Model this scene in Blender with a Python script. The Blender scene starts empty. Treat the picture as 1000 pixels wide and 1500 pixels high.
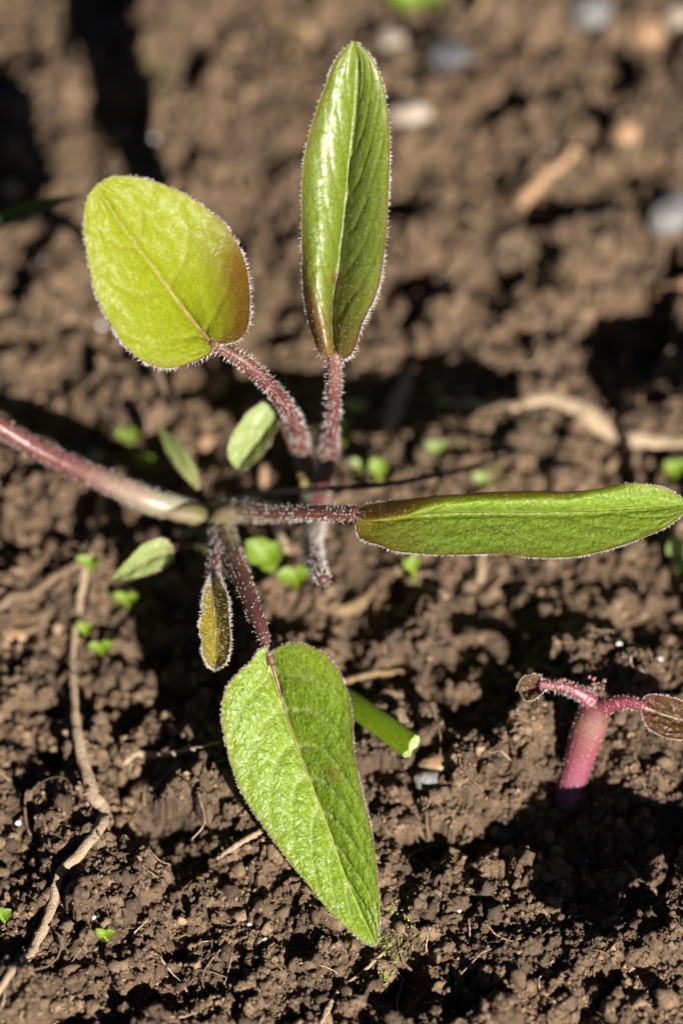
import bpy, math, random
import numpy as np
from mathutils import Vector, noise as mnoise

R = math.radians
rng = np.random.default_rng(11)
random.seed(5)
scene = bpy.context.scene
col = scene.collection
# ------------------------------------------------------------------ units: 1 unit = 1 cm
scene.unit_settings.system = 'METRIC'
scene.unit_settings.scale_length = 0.01

# ------------------------------------------------------------------ camera (macro lens, shallow focus)
ELEV = R(60)
DIST = 50.0
F0 = np.array([0.0, 0.0, 3.25])
FWD = np.array([0.0, math.cos(ELEV), -math.sin(ELEV)])
UP = np.array([0.0, math.sin(ELEV), math.cos(ELEV)])
RIGHT = np.array([1.0, 0.0, 0.0])
CAM = F0 - FWD * DIST
cd = bpy.data.cameras.new('camera')
cam = bpy.data.objects.new('camera', cd)
col.objects.link(cam)
cam.location = CAM
cam.rotation_euler = (R(90) - ELEV, 0, 0)
cd.sensor_width = 360
cd.lens = 360 * DIST / 15.0
cd.clip_start = 1.0
cd.clip_end = 3000
cd.dof.use_dof = True
cd.dof.focus_distance = DIST
cd.dof.aperture_fstop = 0.52
scene.camera = cam

# ------------------------------------------------------------------ sky, sun, exposure
SUN = np.array([0.75, -1.31, 1.0]); SUN /= np.linalg.norm(SUN)
sun_el = math.asin(SUN[2]); sun_az = math.atan2(SUN[0], SUN[1])
w = bpy.data.worlds.new('World'); scene.world = w; w.use_nodes = True
nt = w.node_tree
bg = nt.nodes['Background']
sky = nt.nodes.new('ShaderNodeTexSky'); sky.sky_type = 'NISHITA'; sky.sun_disc = False
sky.air_density = 0.16; sky.dust_density = 0.15; sky.ozone_density = 1.0
sky.sun_elevation = sun_el; sky.sun_rotation = sun_az
nt.links.new(sky.outputs['Color'], bg.inputs['Color'])
bg.inputs['Strength'].default_value = 0.05
sd = bpy.data.lights.new('sun', 'SUN'); so = bpy.data.objects.new('sun', sd); col.objects.link(so)
sd.energy = 5.0; sd.angle = R(0.5); sd.color = (1.0, 0.94, 0.84)
so.location = SUN * 100
so.rotation_euler = Vector(SUN).to_track_quat('Z', 'Y').to_euler()
vs = scene.view_settings
scene.display_settings.display_device = 'sRGB'
vs.view_transform = 'Standard'; vs.look = 'None'; vs.gamma = 1.0; vs.use_curve_mapping = False
vs.exposure = 1.45
scene.cycles.use_denoising = True
scene.cycles.max_bounces = 8
scene.cycles.sample_clamp_indirect = 6

# ------------------------------------------------------------------ helpers
def W(px, py, d=0.0):
    """point seen at photo pixel (px,py), d cm beyond (+) or before (-) the plane of focus"""
    q = F0 + RIGHT * (px - 500) / 100 + UP * (750 - py) / 100
    return CAM + (q - CAM) * (DIST + d) / DIST

def ray(px, py):
    q = F0 + RIGHT * (px - 500) / 100 + UP * (750 - py) / 100
    v = q - CAM
    return v / np.linalg.norm(v)

def flat(px, py, z=0.0):
    v = ray(px, py)
    return CAM + v * (z - CAM[2]) / v[2]

def unit(v):
    v = np.asarray(v, float)
    return v / (np.linalg.norm(v, axis=-1, keepdims=True) + 1e-12)

_perm = np.random.default_rng(3).permutation(4096)
_ang = np.random.default_rng(4).random(4096) * 2 * math.pi
_gx, _gy = np.cos(_ang), np.sin(_ang)
def perlin(x, y, seed=0):
    xi = np.floor(x).astype(int); yi = np.floor(y).astype(int)
    xf = x - xi; yf = y - yi
    def g(ix, iy, fx, fy):
        h = _perm[(_perm[(ix + seed * 131) & 4095] + iy) & 4095]
        return _gx[h] * fx + _gy[h] * fy
    u = xf * xf * xf * (xf * (xf * 6 - 15) + 10); v = yf * yf * yf * (yf * (yf * 6 - 15) + 10)
    a = g(xi, yi, xf, yf); b = g(xi + 1, yi, xf - 1, yf)
    c = g(xi, yi + 1, xf, yf - 1); d = g(xi + 1, yi + 1, xf - 1, yf - 1)
    return (a + (b - a) * u) * (1 - v) + (c + (d - c) * u) * v * 1.0

def spline(pts, n):
    """Catmull-Rom through pts, n samples even along its length"""
    p = np.asarray(pts, float)
    if len(p) == 2:
        return p[0] + (p[1] - p[0]) * np.linspace(0, 1, n)[:, None]
    q = np.vstack([2 * p[0] - p[1], p, 2 * p[-1] - p[-2]])
    out = []
    m = 16
    tt = np.linspace(0, 1, m, endpoint=False)[:, None]
    for i in range(len(p) - 1):
        a, b, c, d = q[i], q[i + 1], q[i + 2], q[i + 3]
        out.append(0.5 * (2 * b + (c - a) * tt + (2 * a - 5 * b + 4 * c - d) * tt**2 + (3 * b - a - 3 * c + d) * tt**3))
    out = np.vstack(out + [p[-1:]])
    s = np.concatenate([[0], np.cumsum(np.linalg.norm(np.diff(out[:, :3], axis=0), axis=1))])
    t = np.linspace(0, s[-1], n)
    return np.stack([np.interp(t, s, out[:, k]) for k in range(out.shape[1])], 1)

def make_mesh(name, verts, faces, mat, parent=None, attrs=None, smooth=True, loc=None):
    """faces: (n,3) or (n,4) integer array, or a list of such arrays"""
    verts = np.asarray(verts, float)
    if loc is not None:
        verts = verts - np.asarray(loc)
    if not isinstance(faces, list):
        faces = [faces]
    faces = [np.asarray(f, int) for f in faces if len(f)]
    me = bpy.data.meshes.new(name)
    me.vertices.add(len(verts)); me.vertices.foreach_set('co', verts.ravel().astype(np.float32))
    loops = np.concatenate([f.ravel() for f in faces])
    sizes = np.concatenate([np.full(len(f), f.shape[1]) for f in faces])
    starts = np.concatenate([[0], np.cumsum(sizes)[:-1]])
    me.loops.add(len(loops)); me.loops.foreach_set('vertex_index', loops.astype(np.int32))
    me.polygons.add(len(sizes))
    me.polygons.foreach_set('loop_start', starts.astype(np.int32))
    me.polygons.foreach_set('loop_total', sizes.astype(np.int32))
    if smooth:
        me.polygons.foreach_set('use_smooth', np.ones(len(sizes), bool))
    for k, v in (attrs or {}).items():
        a = me.attributes.new(k, 'FLOAT', 'POINT')
        a.data.foreach_set('value', np.asarray(v, np.float32).ravel())
    me.update(calc_edges=True)
    me.validate()
    me.materials.append(mat)
    o = bpy.data.objects.new(name, me)
    col.objects.link(o)
    if loc is not None:
        o.location = loc
    if parent is not None:
        o.parent = parent
        if loc is None and parent.get('_origin') is not None:
            pass
    return o

def tag(o, label=None, cat=None, group=None, kind=None):
    if label: o['label'] = label
    if cat: o['category'] = cat
    if group: o['group'] = group
    if kind: o['kind'] = kind
    return o

def thing(name, label, cat, loc, group=None):
    o = bpy.data.objects.new(name, None); col.objects.link(o)
    o.empty_display_size = 0.3
    o.location = loc
    return tag(o, label, cat, group)

def part(name, verts, faces, mat, parent, attrs=None, smooth=True, origin=None):
    """mesh in world coordinates, stored relative to the thing's base"""
    base = np.zeros(3) if origin is None else np.asarray(origin)
    return make_mesh(name, np.asarray(verts) - base, faces, mat, parent, attrs, smooth)

def grid_faces(n, m, wrap=False):
    i = np.arange(n - 1)[:, None]; j = np.arange(m if wrap else m - 1)[None, :]
    j2 = (j + 1) % m
    return np.stack([i * m + j, i * m + j2, (i + 1) * m + j2, (i + 1) * m + j], -1).reshape(-1, 4)

def frames(p, ref=None):
    t = unit(np.gradient(p, axis=0))
    n = np.zeros_like(p)
    r = np.array(ref if ref is not None else -FWD, float)
    for i in range(len(p)):
        r = r - t[i] * np.dot(r, t[i])
        if np.linalg.norm(r) < 1e-6:
            r = np.cross(t[i], [1, 0.3, 0.2])
        r = unit(r); n[i] = r
    return t, n, np.cross(t, n)

def tube(p, r, sides=12, rough=0.0, seed=0, groove=0.0, squash=1.0, ref=None, cap=True):
    """verts, faces of a tapering tube along points p; groove hollows the side that faces ref"""
    p = np.asarray(p, float); n = len(p)
    r = np.broadcast_to(np.asarray(r, float), (n,)).copy()
    t, a, b = frames(p, ref)
    th = np.linspace(0, 2 * math.pi, sides, endpoint=False)
    rad = r[:, None] * np.ones(sides)[None, :]
    if groove:
        rad = rad * (1 - groove * np.exp(-(((th + math.pi) % (2 * math.pi) - math.pi) / 0.55) ** 2))[None, :]
    if rough:
        ii = np.arange(n)[:, None] * 0.33 + seed * 7.1; jj = np.cos(th)[None, :] * 1.3 + np.sin(th)[None, :] * 2.1
        rad = rad * (1 + rough * perlin(ii + jj * 0.2, jj + ii * 0.15, seed) * 2)
    v = p[:, None, :] + rad[..., None] * (np.cos(th)[None, :, None] * a[:, None, :] * squash + np.sin(th)[None, :, None] * b[:, None, :])
    v = v.reshape(-1, 3)
    f = [grid_faces(n, sides, True)]
    if cap:
        k = len(v)
        v = np.vstack([v, p[:1] - t[:1] * r[0] * 0.5, p[-1:] + t[-1:] * r[-1] * 0.6])
        j = np.arange(sides); j2 = (j + 1) % sides
        o = (n - 1) * sides
        f.append(np.stack([j2, j, np.full(sides, k)], 1))
        f.append(np.stack([o + j, o + j2, np.full(sides, k + 1)], 1))
    al = np.repeat(np.linspace(0, 1, n), sides)
    if cap: al = np.concatenate([al, [0, 1]])
    return v, f, al

def hairs(roots, dirs, length, thick=0.0045, seed=0, bend=0.35):
    """thin tapering curved hairs: 3-sided, two segments"""
    g = np.random.default_rng(seed)
    roots = np.asarray(roots); d = unit(dirs); n = len(roots)
    L = np.broadcast_to(length, (n,)) * g.uniform(0.3, 1.3, n)
    side = unit(np.cross(d, unit(g.normal(size=(n, 3)))))
    b2 = np.cross(d, side)
    mid = roots + d * (L * 0.5)[:, None] + side * (L * bend * 0.15)[:, None]
    tip = roots + d * L[:, None] + side * (L * bend * g.uniform(0.2, 1, n))[:, None]
    v = np.zeros((n, 7, 3))
    for k in range(3):
        a = 2 * math.pi * k / 3
        o = side * math.cos(a) + b2 * math.sin(a)
        v[:, k] = roots - d * 0.008 + o * thick
        v[:, 3 + k] = mid + o * thick * 0.75
    v[:, 6] = tip
    f = []
    for k in range(3):
        k2 = (k + 1) % 3
        f += [[k, k2, 3 + k2], [k, 3 + k2, 3 + k], [3 + k, 3 + k2, 6]]
    f = (np.array(f)[None] + (np.arange(n) * 7)[:, None, None]).reshape(-1, 3)
    return v.reshape(-1, 3), f

# ------------------------------------------------------------------ materials
class NT:
    def __init__(s, name):
        s.m = bpy.data.materials.new(name); s.m.use_nodes = True
        s.t = s.m.node_tree; s.t.nodes.clear()
        s.out = s.t.nodes.new('ShaderNodeOutputMaterial')
    def n(s, typ, **kw):
        o = s.t.nodes.new('ShaderNode' + typ)
        for k, v in kw.items():
            if k in o.inputs: o.inputs[k].default_value = v
            else: setattr(o, k, v)
        return o
    def l(s, a, b): s.t.links.new(a, b)
    def coord(s):
        return s.n('TexCoord').outputs['Object']
    def noise(s, scale, detail=4, rough=0.55, vec=None):
        o = s.n('TexNoise', Scale=scale, Detail=detail, Roughness=rough)
        s.l(vec or s.coord(), o.inputs['Vector'])
        return o.outputs['Fac']
    def attr(s, name):
        return s.n('Attribute', attribute_name=name).outputs['Fac']
    def ramp(s, fac, stops):
        o = s.n('ValToRGB'); e = o.color_ramp.elements
        while len(e) < len(stops): e.new(0.5)
        for el, (p, c) in zip(e, stops):
            el.position = p; el.color = (*c, 1) if len(c) == 3 else c
        s.l(fac, o.inputs['Fac']); return o.outputs['Color']
    def mix(s, fac, a, b, mode='MIX'):
        o = s.n('MixRGB', blend_type=mode)
        for sock, v in ((o.inputs['Fac'], fac), (o.inputs['Color1'], a), (o.inputs['Color2'], b)):
            if isinstance(v, (int, float)): sock.default_value = v
            elif isinstance(v, tuple): sock.default_value = (*v, 1)
            else: s.l(v, sock)
        return o.outputs['Color']
    def math(s, op, a, b=0.0):
        o = s.n('Math', operation=op)
        for k, v in enumerate((a, b)):
            if isinstance(v, (int, float)): o.inputs[k].default_value = v
            else: s.l(v, o.inputs[k])
        return o.outputs[0]
    def bump(s, h, strength, dist):
        o = s.n('Bump', Strength=strength, Distance=dist)
        s.l(h, o.inputs['Height']); return o.outputs['Normal']
    def principled(s, colour, rough=0.6, spec=0.4, normal=None, sheen=0.0):
        p = s.n('BsdfPrincipled')
        if isinstance(colour, tuple): p.inputs['Base Color'].default_value = (*colour, 1)
        else: s.l(colour, p.inputs['Base Color'])
        if isinstance(rough, (int, float)): p.inputs['Roughness'].default_value = rough
        else: s.l(rough, p.inputs['Roughness'])
        p.inputs['Specular IOR Level'].default_value = spec
        if sheen: p.inputs['Sheen Weight'].default_value = sheen
        if normal is not None: s.l(normal, p.inputs['Normal'])
        return p.outputs[0]
    def translucent(s, colour):
        p = s.n('BsdfTranslucent')
        if isinstance(colour, tuple): p.inputs['Color'].default_value = (*colour, 1)
        else: s.l(colour, p.inputs['Color'])
        return p.outputs[0]
    def mixsh(s, fac, a, b):
        o = s.n('MixShader')
        if isinstance(fac, (int, float)): o.inputs[0].default_value = fac
        else: s.l(fac, o.inputs[0])
        s.l(a, o.inputs[1]); s.l(b, o.inputs[2]); return o.outputs[0]
    def done(s, sh):
        s.l(sh, s.out.inputs['Surface']); return s.m

def soil_material(name, gain=1.0):
    t = NT(name)
    tone = t.attr('tone')
    n1 = t.noise(1.1, 5, 0.6); n2 = t.noise(9, 5, 0.65); n3 = t.noise(45, 3, 0.6)
    f = t.math('ADD', t.math('MULTIPLY', tone, 0.55), t.math('MULTIPLY', n2, 0.5))
    k = gain
    c = t.ramp(f, [(0.15, (0.027 * k, 0.0165 * k, 0.0105 * k)), (0.40, (0.078 * k, 0.049 * k, 0.029 * k)),
                   (0.62, (0.138 * k, 0.089 * k, 0.054 * k)), (0.85, (0.245 * k, 0.168 * k, 0.107 * k))])
    c = t.mix(t.ramp(n1, [(0.45, (0, 0, 0)), (0.62, (0.75, 0.75, 0.75))]), c, (0.058 * k, 0.039 * k, 0.026 * k))
    c = t.mix(t.ramp(n3, [(0.60, (0, 0, 0)), (0.70, (0.8, 0.8, 0.8))]), c, (0.22, 0.158, 0.11))
    c = t.mix(t.ramp(t.noise(26, 4, 0.7), [(0.36, (0.75, 0.75, 0.75)), (0.47, (0, 0, 0))]), c, (0.028, 0.018, 0.013))
    nb = t.bump(t.math('ADD', n3, t.math('MULTIPLY', t.noise(110, 2), 0.5)), 0.9, 0.035)
    r = t.ramp(n2, [(0.3, (0.55, 0.55, 0.55)), (0.6, (0.9, 0.9, 0.9))])
    return t.done(t.principled(c, r, 0.28, nb))

def leaf_material(name, green, deep, trans, pigment=(0.13, 0.055, 0.012), tfac=0.36, rough=0.36, bump=0.5, trans_pig=(0.28, 0.12, 0.01), vein=(0.30, 0.36, 0.16), spec=0.5, vk=0.3, coarse=0.35):
    t = NT(name)
    pig = t.attr('pigment'); vn = t.attr('vein')
    n2 = t.noise(22, 4, 0.6); n3 = t.noise(70, 2, 0.5)
    c = t.mix(t.ramp(n2, [(0.36, (0, 0, 0)), (0.64, (1, 1, 1))]), deep, green)
    trd = t.mix(t.ramp(t.noise(14, 5, 0.65), [(0.35, (0, 0, 0)), (0.62, (1, 1, 1))]), tuple(x * 0.55 for x in trans), trans)
    c = t.mix(t.math('MULTIPLY', t.ramp(n3, [(0.55, (0, 0, 0)), (0.7, (1, 1, 1))]), 0.35), c, tuple(min(1, x * 1.5 + 0.015) for x in green))
    pf = t.math('MULTIPLY', pig, t.math('ADD', 0.1, t.math('MULTIPLY', t.math('ADD', n2, n3), 0.85)))
    pf = t.math('MINIMUM', pf, 1.0)
    c = t.mix(pf, c, pigment)
    c = t.mix(t.math('MULTIPLY', vn, vk), c, vein)
    tc = t.mix(pf, trd, trans_pig)
    tc = t.mix(t.math('MULTIPLY', vn, 0.3), tc, tuple(x * 0.5 for x in trans))
    vo = t.n('TexVoronoi', Scale=11.0); vo.feature = 'DISTANCE_TO_EDGE'
    wn = t.n('TexNoise', Scale=7.0, Detail=3.0); t.l(t.coord(), wn.inputs['Vector'])
    vm = t.n('MixRGB', Fac=0.16); t.l(t.coord(), vm.inputs['Color1']); t.l(wn.outputs['Color'], vm.inputs['Color2']); t.l(vm.outputs['Color'], vo.inputs['Vector'])
    cell = t.ramp(vo.outputs['Distance'], [(0.0, (0, 0, 0)), (0.10, (0.45, 0.45, 0.45)), (0.32, (1, 1, 1))])
    c = t.mix(t.math('MULTIPLY', t.ramp(vo.outputs['Distance'], [(0.0, (1, 1, 1)), (0.06, (0, 0, 0))]), 0.16), c, vein)
    nb = t.bump(t.math('ADD', t.math('MULTIPLY', t.math('ADD', n2, t.math('MULTIPLY', n3, 0.35)), 0.45), t.math('MULTIPLY', cell, 1.5 * coarse)), bump, 0.026)
    rr = t.ramp(n3, [(0.3, (rough - 0.06,) * 3), (0.7, (rough + 0.1,) * 3)])
    pr = t.n('BsdfPrincipled')
    t.l(c, pr.inputs['Base Color']); t.l(rr, pr.inputs['Roughness']); t.l(nb, pr.inputs['Normal'])
    t.l(t.math('MULTIPLY', t.ramp(t.noise(8, 4, 0.65), [(0.36, (0.12, 0.12, 0.12)), (0.66, (1, 1, 1))]), spec * 1.5), pr.inputs['Specular IOR Level'])
    sh = t.mixsh(tfac, pr.outputs[0], t.translucent(tc))
    return t.done(sh)

def stem_material(name, stops, rough=0.45, tfac=0.12, bump=0.4, streak=0):
    """colour runs along the stem (attribute along), broken up by streaks and specks"""
    t = NT(name)
    n1 = t.noise(6, 4); n2 = t.noise(35, 3)
    f = t.math('ADD', t.attr('along'), t.math('MULTIPLY', t.math('SUBTRACT', n1, 0.5), 0.25))
    c = t.ramp(f, stops)
    c = t.mix(t.ramp(n2, [(0.6, (0, 0, 0)), (0.72, (0.3, 0.3, 0.3))]), c, (0.2, 0.28, 0.04) if streak else (0.26, 0.15, 0.13))
    if streak:
        c = t.mix(t.ramp(t.noise(16, 4, .6), [(0.4, (0.5, 0.5, 0.5)), (0.6, (0, 0, 0))]), c, (0.07, 0.13, 0.006))
    nb = t.bump(n2, bump, 0.02)
    sh = t.mixsh(tfac, t.principled(c, rough, 0.45, nb), t.translucent((0.35, 0.5, 0.01) if streak else (0.4, 0.2, 0.12)))
    return t.done(sh)

def simple_material(name, c1, c2, scale=12, rough=0.6, spec=0.35, bump=0.4, bd=0.02, trans=None, tfac=0.3):
    t = NT(name)
    n = t.noise(scale, 5, 0.6)
    c = t.mix(t.ramp(n, [(0.32, (0, 0, 0)), (0.68, (1, 1, 1))]), c1, c2)
    sh = t.principled(c, rough, spec, t.bump(t.noise(scale * 3, 3), bump, bd))
    if trans: sh = t.mixsh(tfac, sh, t.translucent(trans))
    return t.done(sh)

def root_material(name, c1, c2, dirt=.56):
    t = NT(name)
    w_ = t.n('TexWave', Scale=9.0, Distortion=6.0, Detail=3.0); t.l(t.coord(), w_.inputs['Vector'])
    n = t.noise(7, 5, .65)
    c = t.mix(n, c1, c2)
    c = t.mix(t.math('MULTIPLY', w_.outputs['Fac'], .4), c, tuple(x * .45 for x in c1))
    c = t.mix(t.ramp(t.noise(4.5, 6, .7), [(dirt, (0, 0, 0)), (dirt + .12, (0.85, 0.85, 0.85))]), c, (0.075, 0.05, 0.034))
    return t.done(t.principled(c, .75, .25, t.bump(t.math('ADD', n, t.noise(40, 3)), .9, .05)))

def hair_material(name, c, tr, tfac=0.45):
    t = NT(name)
    return t.done(t.mixsh(tfac, t.principled(c, 0.35, 0.6), t.translucent(tr)))

M_SOIL = soil_material('soil', 1.18)
M_CRUMB = soil_material('crumb', 1.28)
M_HAIR = hair_material('white_hair', (0.75, 0.70, 0.66), (0.8, 0.74, 0.68))
M_HAIR_GOLD = hair_material('golden_hair', (0.62, 0.50, 0.34), (0.7, 0.5, 0.25))
def margin_material():
    t = NT('leaf_edge')
    f = t.math('ADD', t.attr('along'), t.math('MULTIPLY', t.math('SUBTRACT', t.noise(9, 3), 0.5), 1.2))
    c = t.ramp(f, [(0.1, (0.15, 0.05, 0.03)), (0.45, (0.17, 0.10, 0.03)), (0.8, (0.16, 0.16, 0.035))])
    return t.done(t.mixsh(0.4, t.principled(c, 0.45, 0.4), t.translucent((0.4, 0.3, 0.06))))
M_MARGIN = margin_material()
M_RIB_LEAF = simple_material('midrib_green', (0.06, 0.075, 0.008), (0.10, 0.10, 0.012), 14, 0.4, 0.4, 0.3, trans=(0.25, 0.28, 0.02))
M_RIB_DARK = simple_material('midrib_dark', (0.05, 0.06, 0.01), (0.08, 0.07, 0.015), 14, 0.5, 0.3, 0.3, trans=(0.1, 0.1, 0.01))
M_RIB = simple_material('midrib_pale', (0.24, 0.19, 0.10), (0.34, 0.30, 0.17), 14, 0.45, 0.4, 0.3, trans=(0.3, 0.25, 0.08))
def rib_material():
    t = NT('midrib_two_tone')
    c = t.ramp(t.math('ADD', t.attr('along'), t.math('MULTIPLY', t.math('SUBTRACT', t.noise(12, 3), .5), .4)), [(0.12, (0.12, 0.05, 0.045)), (0.35, (0.16, 0.11, 0.055)), (0.55, (0.22, 0.24, 0.07)), (1.0, (0.26, 0.32, 0.08))])
    return t.done(t.principled(c, 0.42, 0.45))
M_RIB_TWO = rib_material()
M_RIB_RED = simple_material('midrib_red', (0.16, 0.075, 0.06), (0.26, 0.15, 0.10), 14, 0.45, 0.4, 0.3)
M_LEAF_TOP = leaf_material('leaf_upper', (0.165, 0.225, 0.016), (0.085, 0.13, 0.008), (0.36, 0.40, 0.008), rough=0.47, bump=0.32, spec=1.35, coarse=.16, pigment=(0.14, 0.07, 0.012), trans_pig=(0.25, 0.15, 0.005), vein=(0.2, 0.2, 0.03))
M_LEAF_LIME = leaf_material('leaf_lime', (0.215, 0.255, 0.006), (0.16, 0.195, 0.005), (0.50, 0.52, 0.008), pigment=(0.11, 0.058, 0.006), rough=0.44, bump=0.36, spec=0.26, coarse=.22, trans_pig=(0.24, 0.15, 0.006), vein=(0.26, 0.18, 0.06))
M_LEAF_SIDE = leaf_material('leaf_side', (0.27, 0.38, 0.055), (0.13, 0.205, 0.018), (0.58, 0.80, 0.045), pigment=(0.14, 0.075, 0.006), rough=0.42, bump=0.5, trans_pig=(0.40, 0.24, 0.003), vein=(0.06, 0.08, 0.01), tfac=0.5)
M_LEAF_LOW = leaf_material('leaf_lower', (0.185, 0.27, 0.012), (0.082, 0.145, 0.005), (0.20, 0.36, 0.005), rough=0.46, bump=0.5, spec=0.6, tfac=.3, coarse=.42, vk=.55, vein=(0.36, 0.42, 0.16))  # pale vein colour also paints white sheen streaks between the veins
M_LEAF_BUD = leaf_material('leaf_bud', (0.27, 0.22, 0.008), (0.2, 0.15, 0.006), (0.6, 0.45, 0.008), pigment=(0.16, 0.07, 0.02), rough=0.4, bump=0.4, trans_pig=(.5,.22,.02), tfac=.45)
M_LEAF_SEED = leaf_material('seed_leaf', (0.24, 0.29, 0.10), (0.18, 0.23, 0.07), (0.40, 0.50, 0.10), rough=0.42, bump=0.25, spec=0.45)
M_SPROUT = leaf_material('sprout_green', (0.17, 0.25, 0.018), (0.10, 0.17, 0.010), (0.36, 0.55, 0.015), rough=0.5, bump=0.25)
M_RED_LEAF = leaf_material('red_leaf', (0.085, 0.05, 0.014), (0.045, 0.028, 0.010), (0.30, 0.10, 0.04), pigment=(0.085, 0.015, 0.022), rough=0.35, bump=0.7, trans_pig=(0.5, 0.06, 0.1), vein=(0.2, 0.03, 0.06))
M_STEM_RED = stem_material('stem_red', [(0.0, (0.09, 0.035, 0.015)), (0.25, (0.07, 0.014, 0.012)), (0.75, (0.075, 0.015, 0.017)), (1.0, (0.13, 0.06, 0.045))])
M_STEM_BROWN = stem_material('stem_brown', [(0.0, (0.17, 0.19, 0.05)), (0.3, (0.22, 0.19, 0.05)), (0.5, (0.12, 0.06, 0.03)), (0.65, (0.085, 0.03, 0.022)), (1.0, (0.085, 0.032, 0.03))])
M_SHEATH = stem_material('sheath_olive', [(0.0, (0.07, 0.075, 0.02)), (0.55, (0.10, 0.10, 0.03)), (0.8, (0.12, 0.095, 0.04)), (1.0, (0.15, 0.11, 0.08))], rough=0.55)
M_STEM_GLARE = stem_material('stem_painted_glare', [(0.0, (0.10, 0.13, 0.03)), (0.17, (0.16, 0.18, 0.06)), (0.27, (0.24, 0.235, 0.15)), (0.38, (0.25, 0.18, 0.14)), (0.54, (0.12, 0.045, 0.04)), (1.0, (0.085, 0.025, 0.025))], rough=0.24)  # pale stretch paints the glare, dark green start the shade at the crown
M_STEM_PINK = stem_material('stem_pink', [(0.0, (0.10, 0.05, 0.045)), (0.14, (0.17, 0.045, 0.08)), (0.4, (0.18, 0.036, 0.065)), (0.65, (0.165, 0.038, 0.045)), (0.85, (0.17, 0.07, 0.055)), (1.0, (0.10, 0.02, 0.02))], rough=0.5, bump=1.0)
M_STEM_WINE = stem_material('stem_wine', [(0.0, (0.18, 0.045, 0.06)), (0.6, (0.11, 0.014, 0.025)), (1.0, (0.15, 0.03, 0.045))], rough=0.38)
M_STALK = stem_material('stalk_green', [(0.0, (0.16, 0.25, 0.008)), (1.0, (0.23, 0.33, 0.008))], rough=0.38, tfac=0.35, streak=1)
M_CUT = simple_material('cut_face', (0.25, 0.32, 0.14), (0.12, 0.18, 0.02), 11, 0.35, 0.5, 0.7)
M_ROOT = root_material('dry_root', (0.15, 0.098, 0.06), (0.24, 0.17, 0.11))
M_ROOT_PALE = root_material('pale_root', (0.29, 0.21, 0.135), (0.45, 0.34, 0.235), .6)
M_STRAW = root_material('straw', (0.20, 0.13, 0.065), (0.31, 0.22, 0.125))
M_STRAW_DIRTY = root_material('dirty_straw', (0.34, 0.235, 0.14), (0.55, 0.43, 0.31), .64)
M_THREAD = simple_material('dark_thread', (0.005, 0.004, 0.004), (0.012, 0.009, 0.008), 10, 0.5, 0.4, 0.3)
M_STONE = simple_material('grey_stone', (0.085, 0.083, 0.083), (0.16, 0.157, 0.157), 4, 0.6, 0.4, 0.6, 0.04)
M_STONE_PALE = simple_material('pale_stone', (0.19, 0.15, 0.115), (0.30, 0.245, 0.20), 4, 0.55, 0.4, 0.5, 0.04)
M_STONE_TAN = simple_material('tan_stone', (0.20, 0.115, 0.06), (0.30, 0.19, 0.11), 4, 0.6, 0.4, 0.5, 0.04)
M_GLINT = simple_material('glint_white', (0.7, 0.69, 0.67), (0.85, 0.84, 0.82), 9, 0.12, 0.8, 0.2)  # bright white colour stands in for glints on the soil
M_BLADE = leaf_material('grass_green', (0.05, 0.08, 0.012), (0.03, 0.05, 0.008), (0.12, 0.2, 0.02), rough=0.4, bump=0.2)
M_MOSS = simple_material('moss', (0.11, 0.15, 0.02), (0.22, 0.24, 0.06), 15, 0.7, 0.3, 0.6)

# ------------------------------------------------------------------ soil: one sheet, fine where seen, out to the horizon
YB = flat(500, 1560)[1]; YT = flat(500, -60)[1]
STEP = 0.028
fx = np.arange(-7.2, 7.2, 0.025)
fy = [YB]
while fy[-1] < YT: fy.append(fy[-1] + 0.019 + 0.018 * (fy[-1] - YB) / (YT - YB))
fy = np.array(fy)
def outer(a, s):
    out = []; d = 0.1; p = a
    while abs(p) < 900:
        p += s * d; d *= 1.45; out.append(p)
    return np.array(out)
gx = np.concatenate([outer(fx[0], -1)[::-1], fx, outer(fx[-1], 1)])
gy = np.concatenate([outer(fy[0], -1)[::-1], fy, outer(fy[-1], 1)])
i0 = len(outer(fx[0], -1)); j0 = len(outer(fy[0], -1))
X, Y = np.meshgrid(gx, gy)
near = np.exp(-np.maximum(0, np.abs(X) - 9) ** 2 / 200 - np.maximum(0, np.maximum(YB - 1 - Y, Y - YT - 1)) ** 2 / 200)
Z = 0.34 * perlin(X / 3.6, Y / 3.6, 1) + 0.26 * perlin(X / 1.5 + 5, Y / 1.5, 2)
Z += 0.10 * perlin(X / 0.7, Y / 0.7, 3)
TONE = 0.5 + 0.5 * perlin(X / 0.9, Y / 0.9, 9)
def dent(px, py, rx, ry, h, rot=0.0, p=2.0):
    """mound (h>0) or hollow (h<0); centre and radii in photo pixels"""
    global Z
    c = flat(px, py); rx /= 88; ry /= 88 * math.sin(ELEV)
    dx, dy = X - c[0], Y - c[1]
    ca, sa = math.cos(rot), math.sin(rot)
    u = (dx * ca + dy * sa) / rx; v = (-dx * sa + dy * ca) / ry
    rr = u * u + v * v + 0.5 * perlin(X / 0.6 + px, Y / 0.6 + py, 7) + 0.3 * perlin(X / 0.25 + px, Y / 0.25, 8)
    Z = Z + h * np.exp(-np.maximum(rr, 0) ** (p / 2))
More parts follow.
